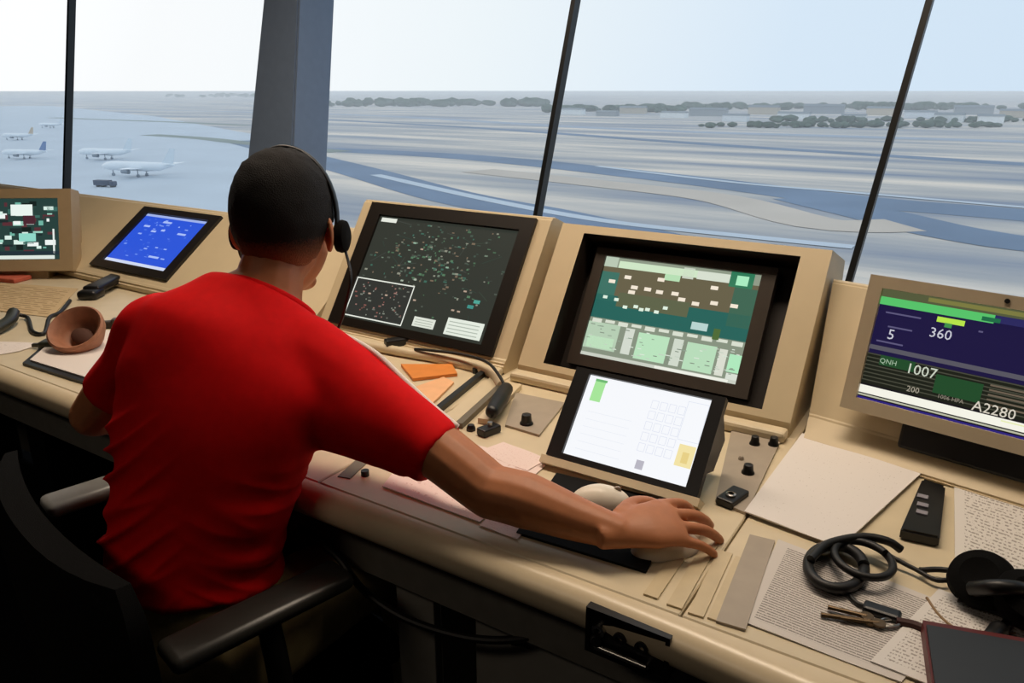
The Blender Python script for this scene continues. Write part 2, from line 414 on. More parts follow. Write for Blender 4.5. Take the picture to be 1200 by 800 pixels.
# far housing with the blue display
AA = math.radians(36); A0 = V((0, 1.40, .80))
th = thing('console_housing', 'low cream sloping console housing holding the blue display', 'console housing', (-2.9, 1.4, ZW))
bm = bmesh.new(); prism(bm, hous_poly(AA, .345, y0=1.40, back=.16), -4.6, -1.552); bmesh.ops.bevel(bm, geom=[e for e in bm.edges if abs(e.verts[0].co.x-e.verts[1].co.x) > .5], offset=.006, segments=2, affect='EDGES')
rel(obj('housing_shell', bm, CREAM, th), th)
# housing with the dark radar display
th = thing('console_housing', 'cream sloping console housing around the large dark radar display', 'console housing', (-1.23, 1.41, ZW))
bm = bmesh.new(); prism(bm, hous_poly(FA, .368), -1.535, -.925); bmesh.ops.bevel(bm, geom=[e for e in bm.edges if abs(e.verts[0].co.x-e.verts[1].co.x) > .3], offset=.005, segments=2, affect='EDGES')
rel(obj('housing_shell', bm, CREAM, th), th)
bm = bmesh.new(); box(bm, (-1.535, 1.375, ZW), (-.925, 1.402, ZW+.018), bev=.006); rel(obj('ledge', bm, TOPM, th), th)
# housing with the recessed green-topped display: ring face, recess walls
th = thing('console_housing', 'cream box housing with deep black recess around the recessed display', 'console housing', (-.58, 1.41, ZW))
xa, xb, LL = -.892, -.280, .360; ha, hb, hc, hd = -.829, -.337, .015, .340; DEP = .075
Fm = frame((0, 1.41, .80), FA)
bm = bmesh.new()
def fp(x, tt, nn): return Fm @ V((x, tt, nn))
O4 = [bm.verts.new(fp(x, q, 0)) for x, q in ((xa, 0), (xb, 0), (xb, LL), (xa, LL))]
H4 = [bm.verts.new(fp(x, q, 0)) for x, q in ((ha, hc), (hb, hc), (hb, hd), (ha, hd))]
for k in range(4): bm.faces.new((O4[k], O4[(k+1) % 4], H4[(k+1) % 4], H4[k]))
yt, zt = 1.41+LL*math.cos(FA), .80+LL*math.sin(FA)
T = [bm.verts.new(p) for p in ((xa, yt+.16, zt-.05), (xb, yt+.16, zt-.05))]; Bk = [bm.verts.new(p) for p in ((xa, yt+.16, ZW), (xb, yt+.16, ZW))]
Fb = [bm.verts.new(p) for p in ((xa, 1.41, ZW), (xb, 1.41, ZW))]
bm.faces.new((O4[3], O4[2], T[1], T[0])); bm.faces.new((T[0], T[1], Bk[1], Bk[0])); bm.faces.new((Fb[0], Fb[1], O4[1], O4[0]))
bm.faces.new((Fb[1], Bk[1], T[1], O4[2], O4[1])); bm.faces.new((Fb[0], O4[0], O4[3], T[0], Bk[0])); bm.faces.new((Fb[0], Bk[0], Bk[1], Fb[1]))
rel(obj('housing_shell', bm, CREAM, th), th)
bm = bmesh.new()
a = [bm.verts.new(fp(x, q, 0)) for x, q in ((ha, hc), (hb, hc), (hb, hd), (ha, hd))]
b = [bm.verts.new(fp(x, q, -DEP)) for x, q in ((ha+.004, hc), (hb-.004, hc), (hb-.004, hd), (ha+.004, hd))]
for k in range(4): bm.faces.new((a[k], a[(k+1) % 4], b[(k+1) % 4], b[k]))
bm.faces.new(b); rel(obj('recess', bm, mat('dark_brown_recess', '#211913', .5), th), th)
bm = bmesh.new(); box(bm, (xa, 1.372, ZW), (xb, 1.408, ZW+.022), bev=.007); rel(obj('ledge', bm, TOPM, th), th)
# nearest housing, turned slightly
RD = math.radians(-10.8); D0 = V((-.252, 1.405, ZW))
th = thing('console_housing', 'cream wedge housing carrying the dark blue weather data monitor', 'console housing', D0, (0, 0, RD))
pz = .80-ZW
bm = bmesh.new(); prism(bm, [(0, 0), (0, .006), (.012, .012), (.055, .034), (.215, .262), (.23, .265), (.34, .20), (.34, 0)], 0, .95)
for v in bm.verts:
    if v.co.x < .01: v.co.x -= .30*min(v.co.y, .23)
bmesh.ops.bevel(bm, geom=[e for e in bm.edges if abs(e.verts[0].co.x-e.verts[1].co.x) > .3], offset=.004, segments=2, affect='EDGES')
obj('housing_shell', bm, CREAM, th)

# ---------------------------------------------------------------- displays
def display(name, label, M, w, h, bez, depth, bm_mat, scr, bev=.004, group=None, lift=.004):
    """bez: left, right, bottom, top; a rim standing proud around a recessed screen"""
    l, r, b, tp = bez
    t = thing(name, label, 'monitor'); t.matrix_world = M
    if group: t['group'] = group
    bm = bmesh.new()
    for lo, hi in (((0, 0, -depth), (l, h, lift)), ((w-r, 0, -depth), (w, h, lift)), ((l, 0, -depth), (w-r, b, lift)), ((l, h-tp, -depth), (w-r, h, lift))):
        box(bm, lo, hi)
    bmesh.ops.remove_doubles(bm, verts=bm.verts[:], dist=1e-5)
    box(bm, (.004, .004, -depth-.012), (w-.004, h-.004, -.004))
    obj('bezel', bm, bm_mat, t)
    if scr: scr.done(t, (l, b, -.003))
    return t
# radar display
s = Screen(.455, .300); s.r(0, 0, 1, 1, '#31352f', 0)
rd = random.Random(3)
for i in range(26):
    x, y = rd.uniform(.05, .95), rd.uniform(.1, .95); a = rd.uniform(0, 6.28); l = rd.uniform(.03, .14)
    s.line(x, y, min(.99, max(.01, x+l*math.cos(a))), min(.97, max(.1, y+l*math.sin(a))), .003, rd.choice(['#3c4a3f', '#454c46', '#33453d']), 1)
for i in range(260):
    x = min(.97, max(.03, rd.gauss(.5, .2))); y = min(.95, max(.14, rd.gauss(.62, .2)))
    sx = rd.uniform(.006, .024); sy = rd.uniform(.007, .02)
    s.r(x, y, x+sx, y+sy, rd.choice(['#4c6b52', '#567a5e', '#6f8070', '#3f6a5c', '#8d8f80', '#45564b', '#7a6a58', '#50584f']), 2)
for i in range(14):
    x, y = rd.uniform(.12, .8), rd.uniform(.2, .9); s.r(x, y, x+.02, y+.014, rd.choice(['#a9b5a4', '#8fb09a', '#b7a08e']), 3)
s.r(.0, .02, .44, .385, '#30322f', 2); s.outline(.0, .02, .44, .39, .007, '#e9ece2', 3)
for i in range(60):
    x, y = rd.uniform(.02, .41), rd.uniform(.05, .35); s.r(x, y, x+rd.uniform(.006, .02), y+.012, rd.choice(['#6c6f66', '#8a5a52', '#7d8378', '#98736a']), 4)
s.r(.02, .945, .14, .985, '#e6e9df', 3); s.r(.51, .045, .66, .13, '#dfe4d8', 3); s.r(.735, .03, .975, .175, '#e4ebdf', 3)
for k in range(4): s.r(.75, .05+.03*k, .95, .058+.03*k, '#aeb8ab', 4)
for k in range(3): s.r(.525, .06+.022*k, .645, .066+.022*k, '#a8b0a2', 4)
s.r(.83, .28, .87, .31, '#3f8f86', 3); s.r(.86, .33, .90, .36, '#4ea596', 3)
M2 = frame((-1.497, 1.41, .80), FA) @ Matrix.Translation((0, .003, .006))
display('radar_monitor', 'large dark radar display with white outlined inset window', M2, .535, .358, (.042, .038, .022, .034), .02, DARK, s)

# recessed display with brown and green airport plan
s = Screen(.362, .240, 1.0); s.r(0, 0, 1, 1, '#8f9a87', 0)
s.r(0, .38, 1, .90, '#665f48', 1); s.r(0, .38, 1, .62, '#22625a', 2); s.r(0, .56, .12, .85, '#3b7164', 2); s.r(.86, .5, 1, .86, '#3d6552', 2); s.r(.15, .52, .62, .66, '#5d6349', 3)
s.r(.1, .90, .62, .97, '#cfe6c6', 3); s.r(.0, .9, .09, 1, '#b9c8b4', 3); s.r(.42, .84, .52, .90, '#b6dfb4', 3); s.r(.53, .88, .60, .985, '#c8d0c0', 3)
s.r(.62, .89, .82, .97, '#d6dfcf', 3); s.r(.82, .86, .96, 1, '#2f7a58', 3); s.r(.86, .88, .93, .97, '#a8ecc0', 4)
for (x, y) in ((.06, .74), (.16, .8), (.38, .82), (.22, .71), (.21, .66), (.31, .71), (.39, .70), (.49, .705), (.54, .66), (.63, .64), (.74, .67), (.86, .67), (.72, .81)):
    s.r(x, y, x+.045, y+.035, '#f2e6d4', 4)
for (x, y) in ((.05, .58), (.13, .57), (.2, .51), (.27, .53), (.31, .51), (.35, .52), (.41, .51), (.46, .56)): s.r(x, y, x+.03, y+.03, '#dff0e0', 4)
s.r(.66, .42, .76, .49, '#b7d3cf', 4); s.r(.8, .36, .84, .46, '#4c6a35', 4)
s.r(0, .02, 1, .385, '#86917f', 2)
for (x0, y0, x1, y1, c) in ((.0, .08, .22, .34, '#b5cdb3'), (.02, .09, .2, .2, '#bfe5bf'), (.26, .08, .32, .33, '#d2d9cd'), (.35, .06, .55, .31, '#b9e2bd'), (.58, .06, .64, .31, '#cfd8ca'),
                       (.665, .05, .845, .30, '#b7dcba'), (.862, .05, .91, .29, '#d9dccf'), (.925, .1, 1, .26, '#aee8bd'), (.93, .03, 1, .09, '#d7ded3')):
    s.r(x0, y0, x1, y1, c, 3)
for k in range(11): s.r(.02+.09*k, .335+(.012 if k % 2 else 0), .085+.09*k, .375, '#d8decf', 3)
for k in range(70):
    x, y = rd.uniform(.01, .97), rd.uniform(.06, .32); s.r(x, y, x+rd.uniform(.01, .035), y+.008, rd.choice(['#8fa38f', '#dbe6d8', '#c3cfc0', '#7d8a7b']), 5)
s.r(.0, .0, 1, .035, '#c9cec2', 4); s.r(.5, .005, .95, .03, '#edeee4', 5)
M3 = frame((-.800, 1.46, .77), math.radians(60)) @ Matrix.Translation((0, .036, 0))
display('plan_monitor', 'recessed display showing brown and teal airport plan above pale green buttons', M3, .418, .284, (.026, .030, .026, .018), .018, mat('dark_taupe_bezel', '#3a322a', .4), s)

# blue display lying on the far slope
s = Screen(.345, .235, 1.0); s.r(0, 0, 1, 1, '#2a55d8', 0); s.r(0, 0, 1, .07, '#cfd9f2', 1); s.r(0, .955, 1, 1, '#9fb2ea', 1)
for i in range(46):
    x, y = rd.uniform(.04, .9), rd.uniform(.14, .92); s.r(x, y, x+rd.uniform(.015, .06), y+rd.uniform(.01, .03), rd.choice(['#6e90ee', '#4a72e4', '#93aef5', '#3f66dd']), 1)
for (x, y, l) in ((.36, .86, .14), (.3, .66, .08), (.72, .68, .13), (.6, .2, .16), (.12, .74, .1), (.44, .7, .06)): s.r(x, y, x+l, y+.035, '#a9bff8', 2)
MA = frame((-2.673, 1.40, .80), AA) @ Matrix.Translation((0, .028, .006))
display('blue_touch_display', 'thin tilted display with bright blue page and dark frame', MA, .440, .293, (.046, .044, .030, .026), .01, DARK, s)

# far monitor in a tan case, facing the camera
s = Screen(.41, .213, 1.0); s.r(0, 0, 1, 1, '#27403c', 0)
for i in range(120):
    x, y = rd.uniform(0, .9), rd.uniform(.12, .9); s.r(x, y, x+rd.uniform(.02, .1), y+rd.uniform(.02, .09), rd.choice(['#d9efe6', '#9fd5c4', '#1d2a2b', '#3f6b62', '#eef5f2', '#14211f', '#6fb3a2', '#5a2f36']), rd.choice([1, 2, 3]))
s.r(.6, .72, .78, .9, '#e9f4ef', 4); s.r(.70, .58, .80, .72, '#4a2631', 5); s.r(.66, .3, .80, .43, '#8fd8c8', 5); s.r(0, .08, 1, .14, '#22323b', 5); s.r(.3, .01, .95, .07, '#dfe9e2', 5); s.r(.94, .1, .955, .5, '#e6efe9', 5)
a, b = G(0, 318, .80), G(87, 317, .80); d = (b-a).normalized(); ANG1 = math.atan2(d.y, d.x)
TAN = mat('tan_monitor_case', '#b09a78', .5, var=.03)
M1 = frame(b - d*.50 + V((0, 0, 0)), math.radians(74), ANG1)
t1 = display('tan_cased_monitor', 'tan cased monitor with teal and white picture beside the blue display', M1, .50, .285, (.045, .045, .040, .032), .05, TAN, s, lift=.006)
bm = bmesh.new(); box(bm, (.04, .03, -.16), (.46, .25, -.05), bev=.02); obj('rear_case', bm, TAN, t1)
bm = bmesh.new(); box(bm, (.1, -.030, -.14), (.4, .03, -.02), bev=.004); obj('stand', bm, TAN, t1)

# right-hand weather monitor, standing in front of the nearest housing
WMW, WMH = .50, .245
s = Screen(.446, .200, 1.0); s.r(0, 0, 1, 1, '#16121a', 0); s.r(0, .42, 1, .87, '#1c1640', 1)
s.r(0, .93, 1, 1, '#555a3d', 2); s.r(.17, .95, .5, .985, '#7b7a42', 3); s.r(0, .86, .40, .93, '#57c26a', 2); s.r(.36, .87, .42, .905, '#1f6b46', 3); s.r(.62, .86, 1, .93, '#57c26a', 2); s.r(.40, .87, .62, .93, '#2c2a5e', 2)
s.r(.215, .795, .31, .84, '#b7e34a', 3); s.r(.71, .795, .80, .84, '#b7e34a', 3); s.r(.245, .76, .27, .80, '#3f8f4a', 3)
s.text('360', .20, .66, .085, '#c9c9d6'); s.text('360', .70, .66, .085, '#c9c9d6'); s.text('5', .055, .57, .09, '#c9c9d6'); s.text('5', .56, .57, .09, '#8c8cb0')
for (x, y, l) in ((.03, .79, .13), (.05, .67, .09), (.02, .53, .1), (.36, .77, .015), (.56, .8, .06), (.64, .74, .06)): s.r(x, y, x+l, y+.014, '#5b567a', 3)
s.r(.66, .765, .71, .785, '#8d2333', 3)
s.r(0, .455, 1, .495, '#575560', 2); s.r(0, .14, 1, .42, '#1c1f17', 1)
for k in range(8): s.r(.0, .17+.034*k, .9, .18+.034*k, '#46473b', 2)
for (x0, y0, x1, y1) in ((.05, .33, .18, .42), (.26, .2, .42, .36), (.62, .26, .8, .38)): s.r(x0, y0, x1, y1, '#214a2a', 3)
s.text('1007', .15, .315, .09, '#c9d0c0'); s.text('1007', .76, .30, .09, '#c9d0c0'); s.text('200', .17, .16, .05, '#a8a08f'); s.text('A2280', .40, .135, .085, '#d6cfc0'); s.text('QNH', .05, .35, .045, '#9fb89c'); s.text('QFE', .63, .33, .045, '#9fb89c')
s.text('1006 HPA', .28, .165, .035, '#8d8577'); s.text('30.2 IN', .60, .16, .035, '#8d8577')
for k in range(5): s.r(.44, .20+.04*k, .58, .214+.04*k, '#6b5f50', 3)
s.r(0, .055, 1, .125, '#f4f3e6', 3); s.r(0, .03, 1, .045, '#b9bba4', 3); s.r(0, .0, 1, .018, '#2b2277', 3); s.r(.5, .1, 1, .11, '#e5ecb0', 4)
Rm = math.radians(-10.8)
MWP = G(985, 476, .850)
MW = frame(MWP, math.radians(75), Rm)
SILV = mat('beige_silver_case', '#c6b79c', .4, .15, var=.03)
tw = display('weather_monitor', 'wide beige monitor showing dark blue weather data with green bars', MW, WMW, WMH, (.024, .030, .024, .021), .022, SILV, s, lift=.006)
bm = bmesh.new(); box(bm, (.06, .05, -.06), (.44, .20, -.022), bev=.012); obj('rear_case', bm, SILV, tw)
bm = bmesh.new(); cyl(bm, (.215, .235, .006), .004, .004, sides=16); obj('camera_dot', bm, BLACK, tw)
bm = bmesh.new(); box(bm, (.10, -.048, -.055), (.40, .06, -.026), bev=.006); obj('stand', bm, BLACK, tw)

# upright tablet-like touch screen on the worktop
s = Screen(.226, .155, 1.0); s.r(0, 0, 1, 1, '#f6f8fc', 0); s.r(.06, .68, .15, .95, '#a6e59a', 1); s.r(.06, .92, .16, .95, '#6fb873', 2)
s.r(.86, .2, .985, .44, '#f2e2a6', 1); s.r(.90, .24, .95, .36, '#e6cf86', 2); s.r(.585, .055, .645, .155, '#b8b6c2', 1)
for i in range(4):
    for j in range(5): s.outline(.56+.07*i, .25+.125*j, .615+.07*i, .345+.125*j, .003, '#d3d9ea', 1)
for k in range(6): s.r(.08, .1+.09*k, .45, .104+.09*k, '#e3e8f1', 1)
s.outline(.83, .48, .99, .92, .003, '#d5dcec', 1)
MT = frame((-.612, 1.063, .790), math.radians(50))
tt_ = display('touch_panel', 'small tilted touch screen with white keypad page on the worktop', MT, .276, .170, (.028, .022, .010, .008), .012, BLACK, s)
bm = bmesh.new(); prism(bm, [(.04, -.012), (.155, -.012), (.12, -.075), (.06, -.060)], .015, .272)
bmesh.ops.transform(bm, matrix=Matrix(((1, 0, 0, 0), (0, 1, 0, 0), (0, 0, 1, 0), (0, 0, 0, 1))), verts=bm.verts[:]); obj('rear_case', bm, BLACK, tt_)
bm = bmesh.new(); box(bm, (-.006, -.016, -.035), (.282, -.002, .008)); obj('foot', bm, TOPM, tt_)

# ================================================================== THINGS ON THE WORKTOP
def sheet(name, label, px, m, z=ZW+.001, th=.0012, cat='paper', curl=0.0):
    """a sheet given by its four photographed corners, laid on the worktop"""
    P = [G(x, y, z) for x, y in px]; c = sum(P, V())/4
    bm = bmesh.new(); uv = bm.loops.layers.uv.verify(); N = 10; g = []
    for j in range(N+1):
        row = []
        for i in range(N+1):
            u, v = i/N, j/N; p = (P[0]*(1-u)+P[1]*u)*(1-v) + (P[3]*(1-u)+P[2]*u)*v
            q = p-c; q.z = th + curl*max(0, (u-.6))**2*6 + .0006*math.sin(u*7+v*4); row.append(bm.verts.new(q))
        g.append(row)
    for j in range(N):
        for i in range(N):
            f = bm.faces.new((g[j][i], g[j][i+1], g[j+1][i+1], g[j+1][i]))
            for l, (a, b) in zip(f.loops, ((i, j), (i+1, j), (i+1, j+1), (i, j+1))): l[uv].uv = (a/N, b/N)
    bd = [e for e in bm.edges if e.is_boundary]; ex = bmesh.ops.extrude_edge_only(bm, edges=bd)
    for v in [q for q in ex['geom'] if isinstance(q, bmesh.types.BMVert)]: v.co.z = 0
    o = obj(name, bm, m, loc=c); return tag(o, label, cat)
PAPER = paper_mat('plain_white_paper', '#e4dfdb', '#d3cdc8', 34, 60, .34)
PRINT = paper_mat('printed_form_paper', '#d2ccc6', '#8a8580', 40, 120, .60)
FORM = paper_mat('printed_table_paper', '#dedad5', '#a39d97', 30, 50, .50)
PINK = paper_mat('pinkish_note_paper', '#ecd9d3', '#dcc0ba', 16, 30, .4)
sheet('paper_sheet', 'large blank white sheet lying beside the black radio unit', [(872, 600), (985, 642), (1087, 548), (940, 508)], PAPER, z=ZW+.006, th=.002)
sheet('printed_form', 'grey printed form with dense lines of text under the coiled cable', [(868, 728), (1056, 800), (1130, 715), (912, 632)], PRINT)
sheet('printed_chart', 'printed table sheet beneath the black headset, below the weather monitor', [(1119, 668), (1290, 740), (1320, 618), (1118, 558)], FORM, z=ZW+.002)
sheet('printed_form', 'second printed sheet half hidden under the red edged folder', [(1020, 775), (1180, 840), (1240, 740), (1100, 690)], FORM, z=ZW+.003)
sheet('note_paper', 'pinkish note sheet lying at the desk edge beneath the forearm', [(448, 570), (562, 612), (640, 545), (500, 505)], PINK, z=ZW+.002)
sheet('note_paper', 'narrow pinkish slip beside the wrist at the desk edge', [(562, 616), (606, 632), (640, 600), (590, 590)], PINK, z=ZW+.001)
sheet('note_paper', 'pale slip of paper in front of the white touch screen', [(560, 530), (618, 552), (642, 538), (590, 518)], PINK, z=ZW+.003)
CLIPP = paper_mat('clipboard_paper', '#e6ddd6', '#cfc6c0', 14, 20, .4)
# clipboard at the far end of the desk
P = [G(27, 428), G(102, 452), G(170, 400), G(80, 383)]; c = sum(P, V())/4
t = thing('clipboard', 'dark edged clipboard with white paper beside the seated man', 'clipboard', c)
bm = bmesh.new(); slab(bm, [p-c for p in P], .001, .007); obj('board', bm, BLACK, t)
bm = bmesh.new(); slab(bm, [(p-c)*.96 + V((.0, .012, 0)) for p in P], .007, .010); obj('paper_stack', bm, CLIPP, t)
sheet('paper_sheet', 'white sheet at the far end of the worktop edge', [(-60, 425), (22, 412), (52, 402), (-40, 400)], CLIPP)
sheet('printed_chart', 'large tan printed chart below the tan cased monitor', [(-20, 362), (60, 372), (92, 338), (-20, 330)], paper_mat('tan_chart', '#cbb28a', '#a98f68', 16, 10, .55))
# brown bowl
t = thing('round_bowl', 'brown rounded bowl with dark hollow lying tilted beside the clipboard', 'bowl', G(97, 410))
Mb = Matrix.Scale(.84, 4) @ Matrix.Translation((0, 0, .052)) @ Matrix.Rotation(math.radians(38), 4, V((.84, .54, 0)))
bm = bmesh.new(); lathe(bm, [(.001, -.05), (.035, -.048), (.060, -.03), (.078, .005), (.082, .030), (.076, .036), (.066, .028), (.055, -.005), (.035, -.026), (.001, -.03)], M=Mb)
obj('bowl_shell', bm, mat('brown_leather', '#a06c50', .6, var=.25, scale=25, bump=.3, bscale=60), t, smooth=True)
bm = bmesh.new(); ball(bm, (.0, .0, -.012), (.045, .04, .018), Mb); bmesh.ops.transform(bm, matrix=I4, verts=bm.verts[:]); 
bm.free()
bm = bmesh.new(); q = ball(bm, (0, 0, 0), (.040, .028, .016)); bmesh.ops.transform(bm, matrix=Mb @ Matrix.Translation((0.005, 0, -.012)), verts=q); obj('inner_pad', bm, mat('dark_brown_pad', '#4b2a1c', .8), t, smooth=True)
# dark clip at its foot
bm = bmesh.new(); c = G(62, 408); box(bm, (-.028, -.02, 0), (.028, .02, .022), Matrix.Rotation(.6, 4, 'Z'), bev=.006); box(bm, (-.05, -.006, .004), (-.02, .006, .014), Matrix.Rotation(.6, 4, 'Z'), bev=.002)
tag(obj('binder_clip', bm, mat('dark_green_metal', '#2a2c22', .4), loc=c), 'small dark clip between the brown bowl and the clipboard', 'clip')
bm = bmesh.new(); c = G(126, 384); box(bm, (-.05, -.012, 0), (.02, .012, .02), Matrix.Rotation(.8, 4, 'Z'), bev=.005); box(bm, (.012, -.016, 0), (.04, .016, .026), Matrix.Rotation(.8, 4, 'Z'), bev=.006)
tag(obj('stapler', bm, mat('dark_taupe_bezel', '#3a322a', .4), loc=c), 'small dark stapler between the brown bowl and the red shirt', 'stapler')
# telephone handset
a, b = G(102, 352), G(146, 330); d = (b-a); L = d.length; c = (a+b)/2; rz = math.atan2(d.y, d.x)
t = thing('telephone_handset', 'black telephone handset lying below the blue display', 'telephone', c, (0, 0, rz))
bm = bmesh.new(); box(bm, (-L/2+.03, -.028, .012), (L/2-.03, .028, .038), bev=.009, seg=3); obj('handle', bm, BLACK, t, smooth=True)
for sx, nm in ((-1, 'mouthpiece'), (1, 'earpiece')):
    bm = bmesh.new(); box(bm, (sx*(L/2-.03)-.034, -.031, 0), (sx*(L/2-.03)+.034, .031, .03), bev=.011, seg=3); obj(nm, bm, BLACK, t, smooth=True)
# microphone and cable pile at far end
t = thing('desk_microphone', 'dark desk microphone lying at the far end of the desk', 'microphone', G(20, 385))
bm = bmesh.new(); p0 = G(20, 385)
tube(bm, spline([G(-30, 398, ZW+.012)-p0, G(8, 378, ZW+.02)-p0, G(16, 366, ZW+.03)-p0]), .016); obj('body', bm, mat('dark_green_metal', '#2a2c22', .4), t, smooth=True)
bm = bmesh.new(); tube(bm, spline([G(16, 368, ZW+.02)-p0, G(32, 372, ZW+.008)-p0, G(38, 388, ZW+.006)-p0, G(52, 390, ZW+.006)-p0, G(58, 372, ZW+.006)-p0, G(70, 366, ZW+.006)-p0, G(82, 352, ZW+.006)-p0]), .0055); obj('cable', bm, RUBB, t, smooth=True)
bm = bmesh.new(); c = G(10, 328); box(bm, (-.10, -.035, 0), (.07, .035, .016), Matrix.Rotation(.25, 4, 'Z'), bev=.004); tag(obj('notebook', bm, mat('faded_red_cover', '#c4614a', .7), loc=c), 'faded red notebook lying in front of the tan cased monitor', 'notebook')

# flight strip tray under the radar display
tray0 = G(500, 470)
t = thing('strip_tray', 'cream shallow tray with strip holders in front of the radar display', 'tray', V((-1.13, 1.22, ZW)))
def tl(p): return p-t.location
bm = bmesh.new(); arc = spline([G(400, 398, ZW+.012), G(470, 412, ZW+.012), G(540, 424, ZW+.012), G(575, 436, ZW+.012), G(588, 452, ZW+.010)], 8); tube(bm, [tl(p) for p in arc], .012); obj('tray_rim', bm, TOPM, t, smooth=True)
for (x0, y0, x1, y1, hw, m, nm) in ((505, 490, 566, 440, .007, BLACK, 'dark_strip_holder'), (520, 502, 582, 447, .016, TOPM, 'strip_holder'), (538, 502, 588, 455, .007, mat('slot_grey', '#6d6657', .5), 'strip_slot'), (566, 497, 606, 455, .011, EDGE, 'strip_holder')):
    a, b = tl(G(x0, y0)), tl(G(x1, y1)); d = (b-a).normalized(); s = V((d.y, -d.x, 0))*hw
    bm = bmesh.new(); slab(bm, [a-s, a+s, b+s, b-s], .0, .012 if m is not TOPM else .008); obj(nm, bm, m, t)
bm = bmesh.new(); cyl(bm, tl(G(557, 437))+V((0, 0, .006)), .007, .012); obj('screw_knob', bm, BLACK, t)
bm = bmesh.new(); P = [G(470, 430), G(484, 447), G(536, 441), G(530, 430)]; c = sum(P, V())/4; slab(bm, [p-c for p in P], .001, .008)
tag(obj('flight_strip', bm, mat('orange_card', '#e08a3c', .6), loc=c), 'orange paper flight strip lying in the tray by the red sleeve', 'flight strip')
bm = bmesh.new(); P = [G(486, 456), G(504, 478), G(532, 450), G(520, 444)]; c = sum(P, V())/4; slab(bm, [p-c for p in P], .001, .006)
tag(obj('flight_strip', bm, mat('peach_card', '#efb98a', .6), loc=c), 'pale peach flight strip beside the dark strip holder', 'flight strip')
bm = bmesh.new(); a, b = G(452, 414), G(486, 409); d = b-a; box(bm, (-d.length/2, -.014, 0), (d.length/2, .014, .024), Matrix.Rotation(math.atan2(d.y, d.x), 4, 'Z'), bev=.004)
tag(obj('marker_pen_case', bm, BLACK, loc=(a+b)/2+V((0, 0, .012))), 'short black case on the tray rim below the radar display', 'case')
# connector with cable running along the radar display's foot
t = thing('headset_plug', 'black push-to-talk plug on the grey panel, its cable looping to the tray rim', 'plug', G(585, 470, ZW+.01))
def pl(p): return p-t.location
bm = bmesh.new(); a, b = pl(G(577, 482, ZW+.028)), pl(G(593, 456, ZW+.03)); limb(bm, [a, (a+b)/2, b], [.014, .017, .015]); obj('body', bm, BLACK, t, smooth=True)
bm = bmesh.new(); tube(bm, [pl(p) for p in spline([G(593, 456, ZW+.03), G(585, 440, ZW+.04), G(570, 424, ZW+.04), G(540, 415, ZW+.036), G(500, 410, ZW+.03), G(486, 409, ZW+.026)])], .0035); obj('cable', bm, RUBB, t, smooth=True)
# control panels set in the worktop
def panel(label, px, z=ZW+.001):
    P = [G(x, y, ZW) for x, y in px]; c = sum(P, V())/4
    t = thing('control_panel', label, 'control panel', c); bm = bmesh.new(); slab(bm, [p-c for p in P], -.002, .005); obj('plate', bm, GREYP, t); return t
def knob(t, px, py, r=.009, h=.016, m=None, nm='knob'):
    bm = bmesh.new(); p = G(px, py)-V(t.location); lathe(bm, [(r*1.25, .005), (r*1.2, .008), (r, .010), (r*.85, .005+h), (r*.6, .006+h)], (p.x, p.y, 0), sides=16); obj(nm, bm, m or BLACK, t, smooth=True)
t = panel('grey control panel with one black knob beside the plug', [(592, 500), (632, 512), (662, 474), (604, 462)])
knob(t, 617, 499, .011, .02)
t = thing('toggle_switch_block', 'small black switch block in front of the plug', 'switch', G(573, 508))
bm = bmesh.new(); box(bm, (-.012, -.022, 0), (.012, .022, .016), Matrix.Rotation(-.25, 4, 'Z'), bev=.003); obj('body', bm, BLACK, t)
bm = bmesh.new(); cyl(bm, (0, .004, .019), .005, .008); obj('lever', bm, CHROME, t)
bm = bmesh.new(); lathe(bm, [(.009, 0), (.009, .006), (.006, .012)], sides=16); tag(obj('push_button', bm, DARK, loc=G(552, 504)), 'single dark round button beside the black switch block', 'button')
t = panel('grey control panel with three knobs beside the big blank sheet', [(838, 588), (874, 604), (916, 516), (858, 502)])
knob(t, 884, 523, .008); knob(t, 906, 524, .008); knob(t, 876, 557, .009); knob(t, 868, 541, .004, .006, GREYP, 'dial_cap')
t = thing('jack_socket_block', 'black jack socket block in front of the three knob panel', 'socket', G(858, 587))
bm = bmesh.new(); box(bm, (-.015, -.028, 0), (.015, .028, .014), Matrix.Rotation(-.2, 4, 'Z'), bev=.003); obj('body', bm, BLACK, t)
bm = bmesh.new(); lathe(bm, [(.008, .012), (.008, .017), (.005, .018), (.005, .012)], (-.001, -.008, 0), sides=16); obj('socket_ring', bm, CHROME, t)
# mouse pad, white trackball, mouse under the hand
P = [G(605, 626), G(757, 672), G(796, 592), G(652, 556)]; c = sum(P, V())/4
bm = bmesh.new(); slab(bm, [p-c for p in P], .0, .004)
tag(obj('mouse_pad', bm, mat('black_mouse_pad', '#121314', .9, var=.2, scale=200, spec=.2), loc=c), 'black mouse pad beneath the forearm in front of the touch screen', 'mouse pad')
def mouse(label, loc, rz, k, m):
    t = thing('computer_mouse', label, 'mouse', loc, (0, 0, rz)); bm = bmesh.new(); q = ball(bm, (0, 0, 0), (.057*k, .032*k, .034*k), u=24, v=16)
    for v in q:
        if v.co.z < 0: v.co.z = 0
        else: v.co.z *= 1-.25*max(0, v.co.x/.057)
    obj('shell', bm, m, t, smooth=True)
    bm = bmesh.new(); cyl(bm, (.032*k, 0, .024*k), .007*k, .005*k, axis=(0, 1, 0), sides=16); obj('scroll_wheel', bm, GREYP, t); return t
mouse('white rounded mouse standing on the black pad behind the forearm', G(703, 590)+V((0, 0, .004)), math.radians(35), .85, WHITEP)
